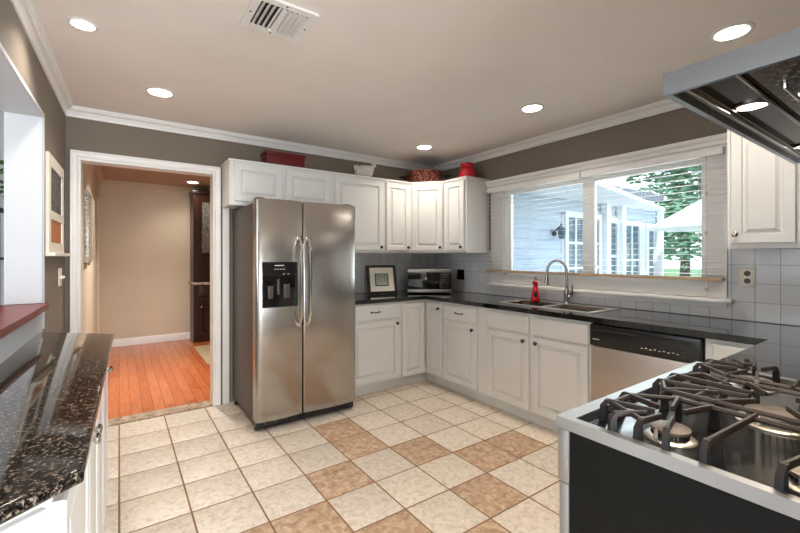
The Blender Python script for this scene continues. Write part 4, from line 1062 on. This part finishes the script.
def ext_open(x0, x1, z0, z1, cols, rows, name):
    f = obj(name, MB().gridslab([x0-.08, x0, x1, x1+.08], [z0-.08, z0, z1, z1+.10], lambda a, b: not (x0 < a < x1 and z0 < b < z1), 0, .05, 0), m_extw, t)
    off = wloc(t)
    for v in f.data.vertices:
        w_ = v.co+off; v.co = Vector((w_.x, wy-.02-w_.z+.02, w_.y))-off
    g_ = obj('pane', BX(x0, x1, wy-.012, wy-.008, z0, z1), m_extglass, f)
    mm = MB()
    for c in range(1, cols): xx = x0+(x1-x0)*c/cols; mm.box(xx-.02, xx+.02, wy-.035, wy-.012, z0, z1)
    for r in range(1, rows): zz = z0+(z1-z0)*r/rows; mm.box(x0, x1, wy-.034, wy-.012, zz-.02, zz+.02)
    if cols*rows > 1: obj('muntins', mm, m_extw, f)
ext_open(6.12, 7.08, -.15, 1.98, 4, 5, 'french_door'); ext_open(7.40, 7.72, .7, 1.95, 1, 2, 'window'); ext_open(8.05, 8.62, -.1, 1.93, 2, 3, 'glazed_door'); ext_open(9.02, 9.30, .7, 1.9, 1, 3, 'window')
for x in (7.28, 7.84): obj('post', BX(x-.07, x+.07, wy-.12, wy-.001, -.2, 2.5), m_extw, t)
t = thing('wall_lantern', 'small outdoor lantern on the clapboard wall seen through the window', 'lantern', (5.78, wy, 1.62))
obj('bracket', MB().tube([(5.78, wy-.001, 1.72), (5.78, wy-.10, 1.80), (5.78, wy-.14, 1.84)], .012, 6).lathe((5.78, wy-.002, 1.70), [(.05, 0), (.05, .015)], 12, (0, -1, 0)), m_blackm, t)
obj('lamp_housing', MB().lathe((5.78, wy-.14, 1.60), [(.03, 0), (.05, .02), (.065, .15), (.07, .16), (.02, .20), (0, .21)], 6), m_extglass, t)

# porch roof and umbrella
t = thing('porch_roof', 'white porch roof jutting from the house wing outside the window', 'roof', (6.0, -.2, 2.42))
obj('soffit', MB().prism([(3.45, .335), (3.45, -1.05), (9.4, .14), (9.4, .335)], 2.28, 2.34), m_extw, t)
obj('post', BX(9.30, 9.38, .16, .26, -.2, 2.28), m_extw, t)
ux, uy = 8.75, -1.05
t = thing('patio_umbrella', 'large white patio umbrella outside the right window pane', 'umbrella', (ux, uy, -.2))
mb = MB(); n = 8; ring = [(ux+1.2*math.cos(2*PI*k/n+.2), uy+1.2*math.sin(2*PI*k/n+.2), 1.86) for k in range(n)]
i = mb._a([(ux, uy, 2.56)]+ring+[(x, y, 1.83) for x, y, _ in ring])
for k in range(n): mb.face([i, i+1+k, i+1+(k+1) % n]); mb.face([i+1+k, i+1+n+k, i+1+n+(k+1) % n, i+1+(k+1) % n])
ca = obj('canopy', mb, m_canvas, t, smooth=0); so = ca.modifiers.new('solidify', 'SOLIDIFY'); so.thickness = .008
obj('pole', MB().tube([(ux, uy, -.15), (ux, uy, 2.62)], .025, 10), m_extw, t)
obj('base', MB().lathe((ux, uy, -.1995), [(.28, 0), (.28, .04), (.06, .07), (.04, .20)], 20), m_patio, t)
for k in range(n): obj('rib', MB().tube([(ux, uy, 2.53), (ring[k][0], ring[k][1], 1.85)], .010, 5), m_extw, t)

def tree(x, y, h, r, n, label, seed, lz=None):
    t = thing('tree', label, 'tree', (x, y, -.25), 'trees beyond the patio'); rnd = random.Random(seed)
    obj('trunk', MB().tube([(x, y, -.25), (x+.1, y, h*.4), (x-.1, y+.1, h*.75)], [.16, .12, .05], 8), m_bark, t)
    mb = MB(); cl = [(rnd.uniform(-1, 1), rnd.uniform(-1, 1), rnd.uniform(-1, 1), rnd.uniform(.3, .5)) for _ in range(16)]
    for k in range(n):
        c_ = cl[k % 16]; d_ = Vector((rnd.gauss(0, 1), rnd.gauss(0, 1), rnd.gauss(0, 1))).normalized()*rnd.uniform(.5, 1)*c_[3]
        P = Vector((x+(c_[0]*.7+d_.x)*r, y+(c_[1]*.7+d_.y)*r, h*.58+(c_[2]*.75+d_.z)*h*.40))
        if P.z < -.2: P.z = -.2+rnd.uniform(0, .5)
        mb.M = Matrix.Translation(P) @ Matrix.Rotation(rnd.uniform(0, 6.28), 4, 'Z') @ Matrix.Rotation(rnd.uniform(-1.3, 1.3), 4, 'X'); s_ = rnd.uniform(.08, .16)
        i = mb._a([(-s_, 0, 0), (0, -s_*.6, .02), (s_, 0, 0), (0, s_*.6, .02)]); mb.face([i, i+1, i+2, i+3])
    mb.M = Matrix.Identity(4); obj('foliage', mb, m_leafo, t, smooth=0)
tree(14.5, 1.6, 6.0, 1.9, 5200, 'tall leafy tree outside behind the patio cover and umbrella', 1)
tree(14.0, -3.6, 6.0, 2.0, 5200, 'leafy tree outside behind the white umbrella near the window edge', 2)
tree(19.5, -.8, 7.5, 2.4, 5200, 'farthest leafy tree outside between the two nearer crowns', 4)
tree(15, 7.2, 9.0, 2.6, 5200, 'leafy tree rising behind the house wing roof outside', 5)
